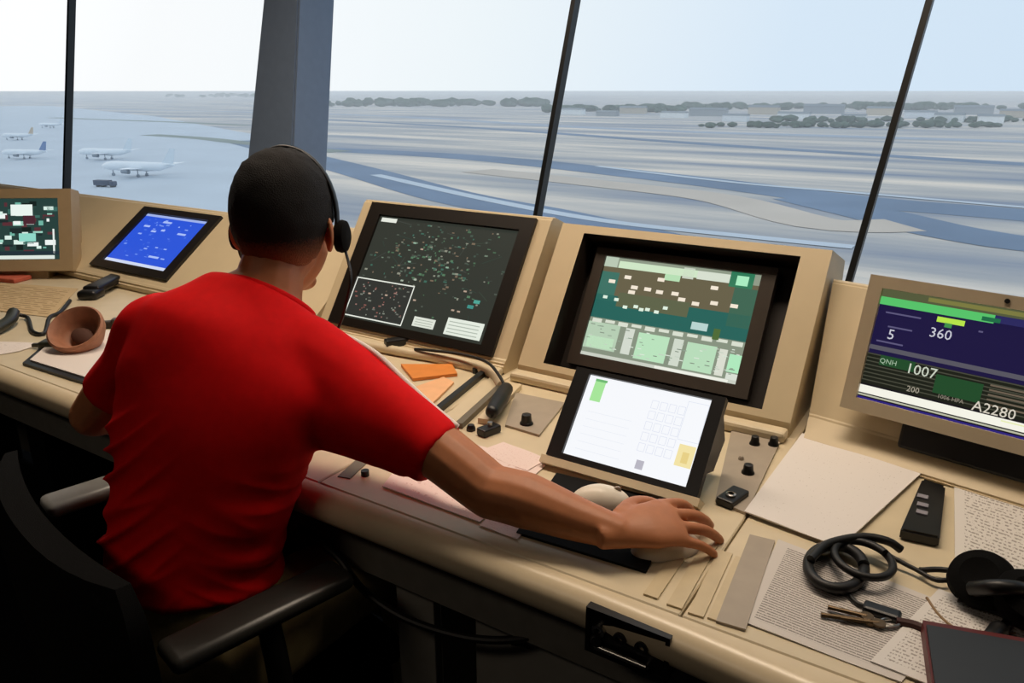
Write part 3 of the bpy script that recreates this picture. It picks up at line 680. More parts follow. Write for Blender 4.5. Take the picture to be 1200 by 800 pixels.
# black radio unit
a = G(1052, 630); P = [G(1053, 632), G(1099, 642), G(1106, 580), G(1079, 571)]; c = sum(P, V())/4
t = thing('radio_unit', 'small black radio unit with pale keys beside the blank sheet', 'radio', c)
bm = bmesh.new(); slab(bm, [p-c for p in P], .0, .018); bmesh.ops.bevel(bm, geom=bm.edges[:], offset=.003, segments=2, affect='EDGES'); obj('case', bm, BLACK, t)
for px, py in ((1079, 594), (1079, 604), (1078, 613)):
    bm = bmesh.new(); p = G(px, py)-c; box(bm, (p.x-.008, p.y-.006, .016), (p.x+.008, p.y+.006, .0205), bev=.001); obj('key', bm, mat('pale_key', '#8d8b95', .4), t)
# coiled cable bundle
t = thing('coiled_cable', 'black cable coiled in loops on the printed form', 'cable', G(1000, 662))
def cl(px, py, dz=.0): return G(px, py, ZW+.006+dz)-V(t.location)
def ring(cx, cy, ax, ay, tilt, z0, z1, ph=0, n=40, turns=1.0):
    r_ = []
    for k in range(n+1):
        a = 2*math.pi*turns*k/n+ph; x = ax*math.cos(a); y = ay*math.sin(a)
        r_.append(cl(cx+x*math.cos(tilt)-y*math.sin(tilt), cy+x*math.sin(tilt)+y*math.cos(tilt), z0+(z1-z0)*k/n))
    return r_
bm = bmesh.new(); tube(bm, ring(980, 664, 33, 25, .15, 0, .012, turns=1.95, n=70), .0075)
tube(bm, ring(1012, 655, 36, 19, .35, .012, .02, 2.2, turns=1.5, n=60), .0055)
tube(bm, spline([cl(950, 655, .02), cl(970, 637, .022), cl(1010, 629, .022), cl(1040, 634, .018), cl(1056, 644, .008)]), .006); obj('loops', bm, RUBB, t, smooth=True)
bm = bmesh.new(); tube(bm, spline([cl(1020, 635, .016), cl(1045, 652, .008), cl(1075, 668, .004), cl(1100, 680, .004), cl(1130, 675, .006)]), .0032)
obj('lead', bm, RUBB, t, smooth=True)
bm = bmesh.new(); tube(bm, spline([cl(1078, 668, .004), cl(1100, 667, .006), cl(1128, 670, .01)]), .004); obj('lead', bm, RUBB, t, smooth=True)
bm = bmesh.new(); tube(bm, spline([cl(990, 690, .0), cl(1004, 706, .0), cl(1020, 712, .0)]), .003); obj('lead', bm, RUBB, t, smooth=True)
# keys
t = thing('key_bunch', 'bunch of thin dark keys on a ring on the printed form', 'keys', G(1010, 722))
def kl(px, py, dz=0): return G(px, py, ZW+.006+dz)-V(t.location)
for i, (a, b, r_) in enumerate((((962, 720), (1020, 728), .003), ((970, 711), (1016, 722), .003), ((985, 724), (1030, 730), .0025))):
    bm = bmesh.new(); tube(bm, [kl(*a, .001*i), kl(*b, .001*i)], r_, 8); p = kl(*b, .001*i); cyl(bm, p, .008, .003); obj('key', bm, mat('aged_brass', '#5c4a33', .4, .6), t)
bm = bmesh.new(); p = kl(1034, 714, .004); box(bm, (p.x-.022, p.y-.010, -.004), (p.x+.022, p.y+.010, .012), bev=.004); obj('fob', bm, BLACK, t)
bm = bmesh.new(); rr = [kl(1042+12*math.cos(a), 730+5*math.sin(a)) for a in [2*math.pi*k/20 for k in range(20)]]; tube(bm, rr, .0022, 8, closed=True); obj('key_ring', bm, CHROME, t, smooth=True)
bm = bmesh.new(); tube(bm, spline([kl(1050, 728), kl(1070, 732), kl(1085, 738)]), [.006]*17, 8); obj('strap', bm, mat('dark_red_strap', '#3a1712', .7), t, smooth=True)
# spare headset lying on the papers
t = thing('spare_headset', 'black headset lying on the printed sheets below the weather monitor', 'headset', G(1160, 690))
def hl(px, py, dz=0): return G(px, py, ZW+.004+dz)-V(t.location)
for (px, py, r_, ax) in ((1150, 678, .036, (-.25, -.5, .75)), (1205, 702, .036, (.2, -.35, .9))):
    bm = bmesh.new(); p = hl(px, py, .034); M_ = V((0, 0, 1)).rotation_difference(V(ax)).to_matrix().to_4x4()
    lathe(bm, [(.020, -.018), (.036, -.014), (.040, .0), (.036, .010), (.022, .016), (.010, .012)], p, M_); obj('ear_cup', bm, MATTE, t, smooth=True)
bm = bmesh.new(); tube(bm, spline([hl(1122, 682, .02), hl(1150, 696, .012), hl(1185, 712, .008), hl(1230, 725, .012), hl(1260, 715, .03)]), .009); obj('headband', bm, BLACK, t, smooth=True)
bm = bmesh.new(); tube(bm, spline([hl(1140, 690, .03), hl(1165, 688, .05), hl(1195, 690, .05), hl(1215, 700, .03)]), .010); obj('head_pad', bm, BLACK, t, smooth=True)
bm = bmesh.new(); tube(bm, spline([hl(1122, 702, .01), hl(1155, 712, .008), hl(1180, 724, .006), hl(1172, 740, .006)]), [.004]*19+[.006]*6, 8); limb(bm, [hl(1170, 738, .008), hl(1160, 748, .008)], [.011, .009]); obj('microphone_boom', bm, BLACK, t, smooth=True)
bm = bmesh.new(); tube(bm, spline([hl(1086, 700), hl(1100, 720), hl(1120, 736), hl(1150, 745), hl(1190, 742)]), .0018, 8); obj('thin_lead', bm, mat('tan_wire', '#8c6f4c', .6), t, smooth=True)
# red edged folder
P = [G(1092, 850), G(1290, 950), G(1330, 790), G(1078, 744)]; c = sum(P, V())/4
t = thing('folder', 'black folder with dark red edge at the near corner of the desk', 'folder', c)
bm = bmesh.new(); slab(bm, [(p-c) for p in P], .004, .022); obj('cover', bm, mat('dark_red_cover', '#56100f', .5), t)
bm = bmesh.new(); slab(bm, [(p-c)*.955+V((0, -.008, 0)) for p in P], .021, .025); obj('inner_panel', bm, mat('slate_black_cover', '#1c2126', .5), t)
# jack panel on the desk front
t = thing('socket_box', 'black headset jack panel with steel bar set into the desk front rail', 'jack panel', (-.318, .766, .733))
bm = bmesh.new(); box(bm, (-.058, -.004, -.040), (.058, .03, -.034)); box(bm, (-.058, -.004, .022), (.058, .03, .028)); box(bm, (-.058, -.004, -.034), (-.052, .03, .022)); box(bm, (.052, -.004, -.034), (.058, .03, .022)); box(bm, (-.052, -.0025, -.034), (.052, .012, .022)); obj('frame_plate', bm, BLACK, t)
bm = bmesh.new(); tube(bm, [V((-.04, -.010, -.022)), V((.032, -.010, -.022))], .004); tube(bm, [V((-.04, -.010, -.022)), V((-.04, .01, -.022))], .0035); tube(bm, [V((.032, -.010, -.022)), V((.032, .01, -.022))], .0035); obj('guard_bar', bm, CHROME, t, smooth=True)
for x in (-.038, -.008, .022):
    bm = bmesh.new(); lathe(bm, [(.009, 0), (.009, .006), (.005, .007), (.005, .0)], M=Matrix.Translation((x, -.002, 0)) @ Matrix.Rotation(math.pi/2, 4, 'X'), sides=16); obj('jack_socket', bm, CHROME if x < -.03 else mat('dark_steel', '#3b3d40', .35, .8), t, smooth=True)

# ================================================================== THE MAN
SKIN = mat('warm_tan_skin', '#b5734a', .5, var=.06, scale=60, bump=.08, bscale=900)
HAIRM = mat('short_black_hair', '#0a0605', .8, var=.4, scale=350, bump=.9, bscale=500, spec=.3)
SHIRT = mat('red_cotton_shirt', '#d8050a', .8, var=.05, scale=60, bump=.15, bscale=1200, spec=.15)
TROUS = mat('olive_cotton_trousers', '#b3a274', .9, var=.08, scale=40, bump=.2, bscale=800, spec=.1)
F = V((-.42, .907, 0)).normalized(); R = V((F.y, -F.x, 0)); U = V((0, 0, 1))
man = thing('person', 'man in red t-shirt and headset seated at the console, hand on a mouse', 'person', (-1.0, .66, 0))
SPINE = [  # centre, half width, half depth
    (V((-1.062, .630, .50)), .155, .110), (V((-1.056, .636, .60)), .140, .108), (V((-1.040, .657, .72)), .140, .103),
    (V((-1.026, .692, .84)), .158, .112), (V((-1.022, .735, .93)), .180, .120), (V((-1.018, .776, 1.00)), .176, .108), (V((-1.018, .808, 1.045)), .120, .080), (V((-1.030, .838, 1.085)), .068, .062)]
def spine_secs(da, db, lo=0, hi=99, cut=None):
    K = SPINE[lo:hi]; secs = []; P = []
    pc, pa, pb = spline([k[0] for k in K], 4), spline([V((k[1], 0, 0)) for k in K], 4), spline([V((k[2], 0, 0)) for k in K], 4)
    P = [(c_, a_.x, b_.x) for c_, a_, b_ in zip(pc, pa, pb)]
    for i, (c, a, b) in enumerate(P):
        d = (P[min(i+1, len(P)-1)][0]-P[max(i-1, 0)][0]).normalized(); f = (F - d*F.dot(d)).normalized(); q_ = max(0, min(1, (c.z-.84)/.16)); secs.append((c, (R-U*.36*q_*q_).normalized(), f, a+da, b+db))
    return secs
Hc = V((-1.050, .905, 1.187)); hf = (V((-.46, .89, -.20))).normalized(); hr = V((hf.y, -hf.x, 0)).normalized(); hu = hr.cross(hf).normalized()
HM = Matrix((( hr.x, hf.x, hu.x, Hc.x), (hr.y, hf.y, hu.y, Hc.y), (hr.z, hf.z, hu.z, Hc.z), (0, 0, 0, 1)))
RS, RE, RW = V((-.850, .835, .948)), V((-.580, .842, .830)), V((-.384, .868, .814))
LS, LE, LW = V((-1.155, .715, 1.024)), V((-1.340, .672, .838)), V((-1.30, .915, .815))
hipR, kneeR, ankR = V((-.955, .660, .525)), V((-.905, 1.02, .545)), V((-.93, 1.06, .10))
hipL, kneeL, ankL = V((-1.125, .625, .525)), V((-1.22, 1.0, .545)), V((-1.25, 1.05, .10))
body = bmesh.new()
loft(body, spine_secs(-.012, -.012))
limb(body, [V((-1.026, .825, 1.05)), V((-1.036, .855, 1.11)), Hc-hu*.05], [.060, .054, .056])
# head: cranium, face, jaw, nose, lips, ears
q = ball(body, (0, 0, 0), 1.0, u=28, v=20)
for v in q:
    x_, y_, z_ = v.co; wx = .074*(1-.10*max(0, y_)); v.co = HM @ V((x_*wx, y_*.096-.004, z_*.100+.008))
q = ball(body, (0, 0, 0), 1.0)
for v in q:
    x_, y_, z_ = v.co; tap = 1-.28*max(0, -z_); v.co = HM @ V((x_*.060*tap, .038+y_*.058*(1-.15*max(0, -z_)), -.055+z_*.072))
q = ball(body, (0, 0, 0), 1.0)
for v in q: v.co = HM @ V((v.co.x*.030, .068+v.co.y*.025, -.108+v.co.z*.018))
loft(body, [(HM @ V((0, .088, .0)), hr, hf, .007, .008), (HM @ V((0, .100, -.022)), hr, hf, .009, .010), (HM @ V((0, .106, -.040)), hr, hf, .015, .014), (HM @ V((0, .094, -.050)), hr, hf, .010, .008)], 12)
for z in (-.071, -.081):
    q = ball(body, (0, 0, 0), 1.0, u=12, v=8)
    for v in q: v.co = HM @ V((v.co.x*.022, .094+v.co.y*.008, z+v.co.z*.006))
q = ball(body, (0, 0, 0), 1.0, u=14, v=8)
for v in q: v.co = HM @ V((v.co.x*.052, .078+v.co.y*.014, .022+v.co.z*.012))
for sx in (-1, 1):
    q = ball(body, (0, 0, 0), 1.0, u=14, v=10)
    for v in q:
        lx, ly, lz = v.co.x*.008, v.co.y*.019, v.co.z*.032
        v.co = HM @ V((sx*(.079 + .55*max(0, -ly)) + lx, -.006 + ly - .1*lz, -.024 + lz))
# arms
limb(body, [RS, (RS+RE)/2+V((0, 0, .002)), RE], [.054, .046, .041]); limb(body, [RE, RE.lerp(RW, .3)+V((0, 0, .004)), RE.lerp(RW, .7), RW], [.041, .042, .032, .023])
limb(body, [LS, (LS+LE)/2, LE], [.056, .049, .040]); limb(body, [LE, LE.lerp(LW, .35), LW], [.041, .041, .027])
# legs and feet
for h_, k_, a_ in ((hipR, kneeR, ankR), (hipL, kneeL, ankL)):
    limb(body, [h_, h_.lerp(k_, .5), k_], [.082, .072, .055]); limb(body, [k_, k_.lerp(a_, .35), a_], [.055, .052, .036])
    fd = V((-.15, 1, 0)).normalized(); limb(body, [a_+V((0, -.02, -.055)), a_+fd*.09+V((0, 0, -.06)), a_+fd*.17+V((0, 0, -.07))], [.035, .034, .025])
def hand(bm, W, h, up, side, curl, k=1.0, flat=0.0):
    """W wrist, h pointing direction, up back of the hand, side = thumb side"""
    h = h.normalized(); up = (up - h*up.dot(h)).normalized(); side = (side - h*side.dot(h) - up*side.dot(up)).normalized()
    def P(a, s, u): return W + h*a*k + side*s*k + up*u*k
    loft(bm, [(P(-.03, 0, 0), side, up, .020*k, .018*k), (P(.008, 0, .0), side, up, .027*k, .019*k), (P(.045, -.002, .003), side, up, .039*k, .017*k), (P(.078, -.002, .003), side, up, .041*k, .014*k), (P(.092, -.002, .0), side, up, .037*k, .010*k)], 18)
    tips = []
    for (s, L, r, sp, c) in ((.030, (.042, .025, .021), .0088, .17, curl[0]), (.010, (.046, .029, .022), .0092, .05, curl[1]), (-.011, (.043, .027, .022), .0088, -.08, curl[2]), (-.031, (.034, .021, .019), .0077, -.24, curl[3])):
        base = P(.078 - (.006 if abs(s) > .02 else 0) - (.006 if s < -.02 else 0), s, .002); d = (h + side*sp).normalized(); pts = [base-d*.012*k, base]; ang = 0
        for j, l in enumerate(L):
            ang += c[j]; dd = d*math.cos(ang)-up*math.sin(ang); pts.append(pts[-1]+dd*l*k)
        limb(bm, pts, [r*1.1*k, r*1.12*k, r*k, r*.92*k, r*.8*k], 12); tips.append((pts[-1], (pts[-1]-pts[-2]).normalized()))
    b = P(.018, .026, -.004); m1 = P(.045, .050, -.012); m2 = P(.072, .056, -.020); m3 = P(.092, .052, -.026)
    limb(bm, [b, m1, m2, m3], [.016*k, .0125*k, .011*k, .0085*k], 12); return tips
hdir = V((.65, .76, .02))
hand(body, RW, hdir, V((.16, -.30, 1)), V((-.865, .5, 0)), ((.30, .34, .26), (.28, .34, .26), (.26, .30, .24), (.22, .26, .24)), 1.03)
hand(body, LW, V((.25, .96, -.05)), V((.3, 0, 1)), V((.96, -.25, 0)), ((.4, .6, .4),)*4)
bo = obj('body', body, SKIN, man); rel(bo, man); remesh(bo, .0034, 6)
# fingernails
# eyes, brows
for sx in (-1, 1):
    bm = bmesh.new(); ball(bm, HM @ V((sx*.029, .0755, .003)), .0120); ey = rel(obj('eye', bm, mat('eye_white', '#d8d0c6', .25), man, smooth='all'), man)
    bm = bmesh.new(); q = ball(bm, (0, 0, 0), 1.0, u=16, v=10)
    for v in q: v.co = HM @ V((sx*.029+v.co.x*.0058, .0845+v.co.y*.0038, .002+v.co.z*.0058))
    ir = obj('iris', bm, mat('dark_brown_iris', '#1c0f08', .2), ey, smooth='all')
    bm = bmesh.new(); tube(bm, [HM @ V((sx*x_, y_, z_)) for x_, y_, z_ in ((.013, .0925, .022), (.024, .0905, .027), (.036, .0835, .027), (.045, .074, .022))], [.0022, .0034, .0032, .0018], 8); rel(obj('eyebrow', bm, mat('black_brow_hair', '#100b08', .9), man, smooth='all'), man)
    bm = bmesh.new(); q = ball(bm, (0, 0, 0), 1.0, u=18, v=10)
    for v in q: v.co = HM @ V((sx*.029+v.co.x*.0145, .0745+v.co.y*.0128, .0085+v.co.z*.0075))
    rel(obj('eyelid', bm, SKIN, man, smooth='all'), man)
# hair
bm = bmesh.new(); q = ball(bm, (0, 0, 0), 1.0, u=48, v=36)
for v in q:
    x_, y_, z_ = v.co; sq = lambda q_, e_: math.copysign(abs(q_)**e_, q_)
    wf = 1-.16*max(0, -z_-.15)
    p = V((sq(x_, .88)*.0835*(1-.08*max(0, y_))*wf, sq(y_, .92)*.104*(1-.10*max(0, -z_-.2))-.006, sq(z_, .92)*.111+.010))
    low = -.098 if y_ < -.2 else -.098+(y_+.2)*.12
    inside = 0.0
    if p.z < low+.02: inside = max(inside, min(1, (low+.02-p.z)/.03))
    if y_ > .30 and p.z < .055+.02*(1-abs(x_)): inside = max(inside, min(1, (y_-.30)/.2))
    if y_ > -.05 and p.z < -.005: inside = max(inside, min(1, (y_+.05)/.2))
    p = p*(1-.22*inside); nz = noise.noise(p*60)*.0022+noise.noise(p*160)*.0012
    v.co = HM @ (p*(1+nz/.1))
n = HAIRM.node_tree; b_ = n.nodes['Principled BSDF']; src = b_.inputs['Base Color'].links[0].from_socket
t_ = n.nodes.new('ShaderNodeTexCoord'); sx_ = n.nodes.new('ShaderNodeSeparateXYZ'); n.links.new(t_.outputs['Generated'], sx_.inputs[0])
n3 = n.nodes.new('ShaderNodeTexNoise'); n3.inputs['Scale'].default_value = 300; n.links.new(t_.outputs['Object'], n3.inputs['Vector'])
ad = n.nodes.new('ShaderNodeMath'); ad.operation = 'MULTIPLY_ADD'; ad.inputs[1].default_value = .12; n.links.new(n3.outputs['Fac'], ad.inputs[0]); n.links.new(sx_.outputs[2], ad.inputs[2])
mr = n.nodes.new('ShaderNodeMapRange'); mr.inputs['From Min'].default_value = .16; mr.inputs['From Max'].default_value = .36; n.links.new(ad.outputs[0], mr.inputs['Value'])
mc = n.nodes.new('ShaderNodeMix'); mc.data_type = 'RGBA'; mc.inputs[6].default_value = (*lin('#8a5636'), 1); n.links.new(mr.outputs[0], mc.inputs[0]); n.links.new(src, mc.inputs[7]); n.links.new(mc.outputs[2], b_.inputs['Base Color'])
rel(obj('hair', bm, HAIRM, man, smooth='all'), man)
# shirt
bm = bmesh.new(); secs = spine_secs(.006, .004, 0, 8)
secs = [q_ for q_ in secs if q_[0].z > .607]; f7 = secs[-1][2]
secs[0] = (secs[0][0], R, secs[0][2], secs[0][3]+.012, secs[0][4]+.008)
loft(bm, secs[:-2] + [(SPINE[7][0]-V((0, 0, .018)), R-U*.30, f7, .072, .066)], 32)
limb(bm, [V((-.935, .812, .980)), RS+V((-.01, .0, -.006)), RS.lerp(RE, .3)+V((0, 0, -.008))], [.080, .074, .062])
limb(bm, [V((-.945, .785, .925)), RS.lerp(RE, .08)+V((-.01, -.015, -.040)), RS.lerp(RE, .42)+V((0, -.005, -.026))], [.070, .066, .054])
def sleeve(bm, S0, E0, t1, r0, r1, drop=.0):
    d = (E0-S0).normalized(); s1 = d.orthogonal().normalized(); s2 = d.cross(s1); P = []
    for t_ in (0, .25, .5, .75, 1): P.append((S0.lerp(E0, t_*t1)+V((0, 0, -drop*(1-t_*.3))), s1, s2, r0+(r1-r0)*t_, r0+(r1-r0)*t_))
    loft(bm, P, 24)
sleeve(bm, RS, RE, .66, .068, .054, .006)
limb(bm, [V((-1.100, .745, .985)), LS+V((0, 0, -.004)), LS.lerp(LE, .35)], [.076, .064, .058]); sleeve(bm, LS, LE, .72, .060, .054, .004)
sh = obj('t_shirt', bm, SHIRT, man); rel(sh, man)
def folds(p):
    k = 0.0
    tlow = max(0, min(1, (.90-p.z)/.25)); n_ = noise.noise(V((p.x*6+p.z*5, p.y*6, p.z*17)))
    k += .0085*tlow*n_ + .0045*noise.noise(V((p.x*9, p.y*9, p.z*9+4)))
    lat = (p-V((-1.035, .66, p.z))).dot(R); wl = max(0, min(1, (.04-lat)/.14))*max(0, min(1, (lat+.19)/.03))*max(0, min(1, (.95-p.z)/.10))
    rg = 1-abs(noise.noise(V((lat*3.5+7, p.z*24-lat*18, .3))))*2.2
    k += .015*wl*max(0, rg)**2
    wr = max(0, min(1, (lat-.0)/.12))*max(0, min(1, (.86-p.z)/.10)); k += .006*wr*max(0, 1-abs(noise.noise(V((lat*4, p.z*20+lat*14, 3.1))))*2.4)**2
    dx = (p-V((-.80, .85, .93))).length; k += .006*max(0, 1-dx/.16)*math.sin(60*(p.x*.6+p.z*.9))
    dl = (p-V((-1.17, .68, .90))).length; k += .006*max(0, 1-dl/.16)*math.sin(60*(p.x*.4-p.z*1.0))
    return k
remesh(sh, .0045, 40, folds)
bm = bmesh.new(); cc = SPINE[7][0]-V((0, 0, .024))
cp = [cc + (R-U*.30)*(.070*math.cos(a)) + f7*(.066*math.sin(a)) for a in [2*math.pi*k/40 for k in range(40)]]
tube(bm, cp, .0085, 10, closed=True); rel(obj('collar', bm, SHIRT, man, smooth='all'), man)
# white stripe along the top of the sleeve
bm = bmesh.new(); d_ = (RE-RS).normalized(); sb = V((0, .50, .86)); sb = (sb-d_*sb.dot(d_)).normalized()
pts = spline([V((-.945, .838, 1.040)), V((-.905, .855, 1.026)), RS+sb*.064+V((0, 0, .0)), RS.lerp(RE, .25)+sb*.057, RS.lerp(RE, .45)+sb*.051, RS.lerp(RE, .655)+sb*.048])
tube(bm, pts, .0050, 8); so = rel(obj('sleeve_stripe', bm, mat('white_cotton_stripe', '#f0e4dc', .8), man, smooth='all'), man); so['label'] = 'white stripe'
# trousers, shoes
bm = bmesh.new(); loft(bm, [(V((-1.06, .625, .462)), R, F, .155, .115), (V((-1.06, .630, .52)), R, F, .165, .118), (V((-1.056, .636, .60)), R, F, .148, .112), (V((-1.048, .645, .66)), R, F, .140, .105)], 28)
for h_, k_, a_ in ((hipR, kneeR, ankR), (hipL, kneeL, ankL)):
    limb(bm, [h_, h_.lerp(k_, .5), k_], [.096, .084, .070], 20); limb(bm, [k_, k_.lerp(a_, .5), a_.lerp(k_, .08)], [.070, .064, .054], 20)
tr_ = obj('trousers', bm, TROUS, man); rel(tr_, man); remesh(tr_, .008, 6, lambda p: .004*noise.noise(p*14))
for a_ in (ankR, ankL):
    fd = V((-.15, 1, 0)).normalized(); bm = bmesh.new(); limb(bm, [a_+V((0, -.03, -.052)), a_+fd*.08+V((0, 0, -.055)), a_+fd*.18+V((0, 0, -.062))], [.048, .045, .036])
    for v in bm.verts: v.co.z = max(.003, v.co.z)
    rel(obj('shoe', bm, BLACK, man, smooth='all'), man)
# mouse beneath the hand
mo = mouse('pale grey mouse held beneath the man\'s hand', RW+hdir.normalized()*.078+V((0, 0, -RW.z+ZW)), math.atan2(hdir.y, hdir.x), .95, WHITEP)

# headset worn by the man
t = thing('worn_headset', 'black headset worn over the seated man\'s dark hair', 'headset', Hc)
def hh(x, y, z): return HM @ V((x, y, z)) - Hc
band = [hh(.0890*math.sin(a), -.002+.012*abs(math.sin(a)), .002+.1215*math.cos(a)) for a in [math.radians(q) for q in range(-100, 101, 8)]]
bm = bmesh.new(); loft(bm, [(p, hf, ((p)-hh(0, -.002, 0)).normalized(), .008, .0040) for p in band], 10); obj('headband', bm, BLACK, t, smooth='all')
for sx in (-1, 1):
    bm = bmesh.new(); M_ = V((0, 0, 1)).rotation_difference(hr*sx).to_matrix().to_4x4()
    lathe(bm, [(.018, -.006), (.027, -.005), (.029, .003), (.027, .010), (.018, .014), (.006, .014)], hh(sx*.091, .022, -.026), M_, 28); obj('ear_cup', bm, MATTE, t, smooth=True)
bm = bmesh.new(); tube(bm, spline([hh(-.100, .030, -.04), hh(-.100, .06, -.075), hh(-.06, .11, -.085), hh(-.03, .122, -.083)]), .003, 8); limb(bm, [hh(-.035, .122, -.083), hh(-.015, .124, -.082)], [.008, .008]); obj('microphone_boom', bm, BLACK, t, smooth=True)
bm = bmesh.new(); c0 = hh(.100, .022, -.053)
tube(bm, spline([c0, V((-.922, .925, 1.10))-Hc, V((-.925, .915, 1.06))-Hc, V((-.955, .915, 1.00))-Hc, V((-.985, .875, .955))-Hc, V((-1.00, .80, .93))-Hc]), .0028, 8); obj('cord', bm, RUBB, t, smooth=True)

# hanging headset cord from the chair side to the jack panel
bm = bmesh.new(); c = V((-.6, .75, .5))
cpts = [G(352, 618, .66), G(372, 632, .655), G(398, 655, .64), G(425, 690, .61), G(470, 722, .585), G(530, 743, .575), G(585, 750, .585), G(640, 742, .62), G(680, 722, .67), V((-.355, .752, .722))]
tube(bm, [p-c for p in spline(cpts, 6)], .0065, 10)
tag(obj('audio_cable', bm, RUBB, loc=c), 'black cord hanging from the man down to the desk front jack panel', 'cord')
bm = bmesh.new(); cpts = [G(600, 752, .575), G(640, 762, .55), G(700, 784, .52), G(760, 812, .49), G(840, 850, .45)]
c = cpts[0]; tube(bm, [p-c for p in spline(cpts, 6)], .005, 10)
tag(obj('cable', bm, RUBB, loc=c), 'thin dark cable trailing below the desk front from the hanging cord', 'cable')

# ================================================================== OFFICE CHAIR
ch = thing('office_chair', 'black high backed office chair the man sits on', 'chair', (-1.12, .68, 0), (0, 0, math.radians(-12.5)))
bm = bmesh.new(); box(bm, (-.25, -.20, .385), (.27, .27, .452), bev=.03, seg=3); obj('seat', bm, MATTE, ch, smooth=True)
bm = bmesh.new(); N = 14; g = []
for side_ in (0, 1):
    rows = []
    for j in range(N+1):
        v_ = j/N; z = .44+.365*v_; hw = .305*(1-.10*(1-v_)**2) * (1 if v_ < .86 else 1-.12*((v_-.86)/.14)**2)
        row = []
        for i in range(13):
            u = i/12*2-1; y = -.19-.02*v_ + .03*u*u - (.055 if side_ else 0)*(1-.5*u**4)*(1-.3*(2*v_-1)**4); row.append(bm.verts.new((u*hw+.04, y, z)))
        rows.append(row)
    g.append(rows)
for s_ in (0, 1):
    for j in range(N):
        for i in range(12): bm.faces.new((g[s_][j][i], g[s_][j][i+1], g[s_][j+1][i+1], g[s_][j+1][i]))
edge = lambda rows: rows[0] + [r[-1] for r in rows[1:]] + rows[-1][-2::-1] + [r[0] for r in rows[-2:0:-1]]
A, B = edge(g[0]), edge(g[1])
for k in range(len(A)): bm.faces.new((A[k], A[(k+1) % len(A)], B[(k+1) % len(A)], B[k]))
obj('backrest', bm, MATTE, ch, smooth=True)
for sx in (-1, 1):
    bm = bmesh.new(); box(bm, (sx*.285-.036, -.15, .640), (sx*.285+.036, .14, .668), bev=.013, seg=3); ap = obj('armrest', bm, mat('dark_rubber_pad', '#2c2b28', .35) if sx > 0 else mat('painted_daylight_pad', '#8e8e8c', .3), ch, smooth=True)  # second pad's lighter grey paints in the window daylight falling on it
    if sx < 0: ap['label'] = 'armrest with daylight painted in as a lighter grey'
    bm = bmesh.new(); tube(bm, spline([V((sx*.24, .0, .40)), V((sx*.31, .0, .43)), V((sx*.31, .0, .55)), V((sx*.29, .0, .642))]), .018); obj('armrest_post', bm, BLACK, ch, smooth=True)
bm = bmesh.new(); cyl(bm, (0, 0, .24), .028, .30); obj('gas_column', bm, CHROME, ch, smooth=True)
for k in range(5):
    a = 2*math.pi*k/5+.3; bm = bmesh.new(); tube(bm, [V((0, 0, .11)), V((.29*math.cos(a), .29*math.sin(a), .075))], [.028, .018]); obj('leg', bm, BLACK, ch, smooth=True)
    bm = bmesh.new(); cyl(bm, (.29*math.cos(a), .29*math.sin(a), .03), .03, .04, axis=(-math.sin(a), math.cos(a), 0)); obj('caster', bm, BLACK, ch, smooth=True)

# ================================================================== THE AIRFIELD OUTSIDE
ZG = -45.0
def ground_mat():
    m = bpy.data.materials.new('sandy_airfield'); m.use_nodes = True; n = m.node_tree; b = n.nodes['Principled BSDF']; b.inputs['Roughness'].default_value = 1; b.inputs['Specular IOR Level'].default_value = .05
    t = n.nodes.new('ShaderNodeTexCoord'); mp = n.nodes.new('ShaderNodeMapping'); mp.inputs['Rotation'].default_value = (0, 0, math.radians(-27)); mp.inputs['Scale'].default_value = (.0022, .016, 1)
    n.links.new(t.outputs['Object'], mp.inputs[0]); no = n.nodes.new('ShaderNodeTexNoise'); no.inputs['Scale'].default_value = 1.0; no.inputs['Detail'].default_value = 5; no.inputs['Roughness'].default_value = .6
    n.links.new(mp.outputs[0], no.inputs['Vector']); r = n.nodes.new('ShaderNodeValToRGB'); e = r.color_ramp.elements
    e[0].position = .34; e[0].color = (*lin('#828da0'), 1); e[1].position = .66; e[1].color = (*lin('#eadccc'), 1); q = e.new(.5); q.color = (*lin('#b8b5b2'), 1)
    n.links.new(no.outputs['Fac'], r.inputs[0]); n.links.new(r.outputs[0], b.inputs['Base Color']); return m
bm = bmesh.new(); slab(bm, [(-30000, 60), (20000, 60), (20000, 40000), (-30000, 40000)], ZG-1, ZG)
for v in bm.verts: pass
struct(obj('ground', bm, ground_mat()), 'sandy airfield ground')
def ribbon(name, label, px, wpx, m, lift):
    P = [G(x, y, ZG) for x, y in px]; P = spline(P, 6); bm = bmesh.new(); A = []
    for i, p in enumerate(P):
        d = (P[min(i+1, len(P)-1)]-P[max(i-1, 0)]).normalized(); s = V((-d.y, d.x, 0)); wd = wpx/2
        A.append((bm.verts.new(p+s*wd+V((0, 0, lift))), bm.verts.new(p-s*wd+V((0, 0, lift)))))
    for (a, b), (c, d) in zip(A, A[1:]): bm.faces.new((a, b, d, c))
    return struct(obj(name, bm, m), label)
TAR = mat('blue_grey_tarmac', '#74869d', .9, var=.12, scale=.02, spec=.1)
PALE = mat('pale_concrete', '#c4cdd6', .9, var=.05, scale=.02, spec=.1)
SAND = mat('pale_sand', '#cbbfb2', 1, var=.08, scale=.02, spec=.05)
OLIVE = mat('grey_green_verge', '#8b948c', 1, var=.1, scale=.02, spec=.05)
bm = bmesh.new(); slab(bm, [G(x, y, ZG) for x, y in ((-700, 400), (-700, 128), (60, 124), (180, 136), (340, 165), (335, 300), (200, 400))], ZG+.01, ZG+.05); struct(obj('apron', bm, PALE), 'pale concrete aircraft apron')
ribbon('taxiway', None, [(380, 140), (560, 150), (800, 167), (1000, 180), (1400, 205)], 26, TAR, .1)
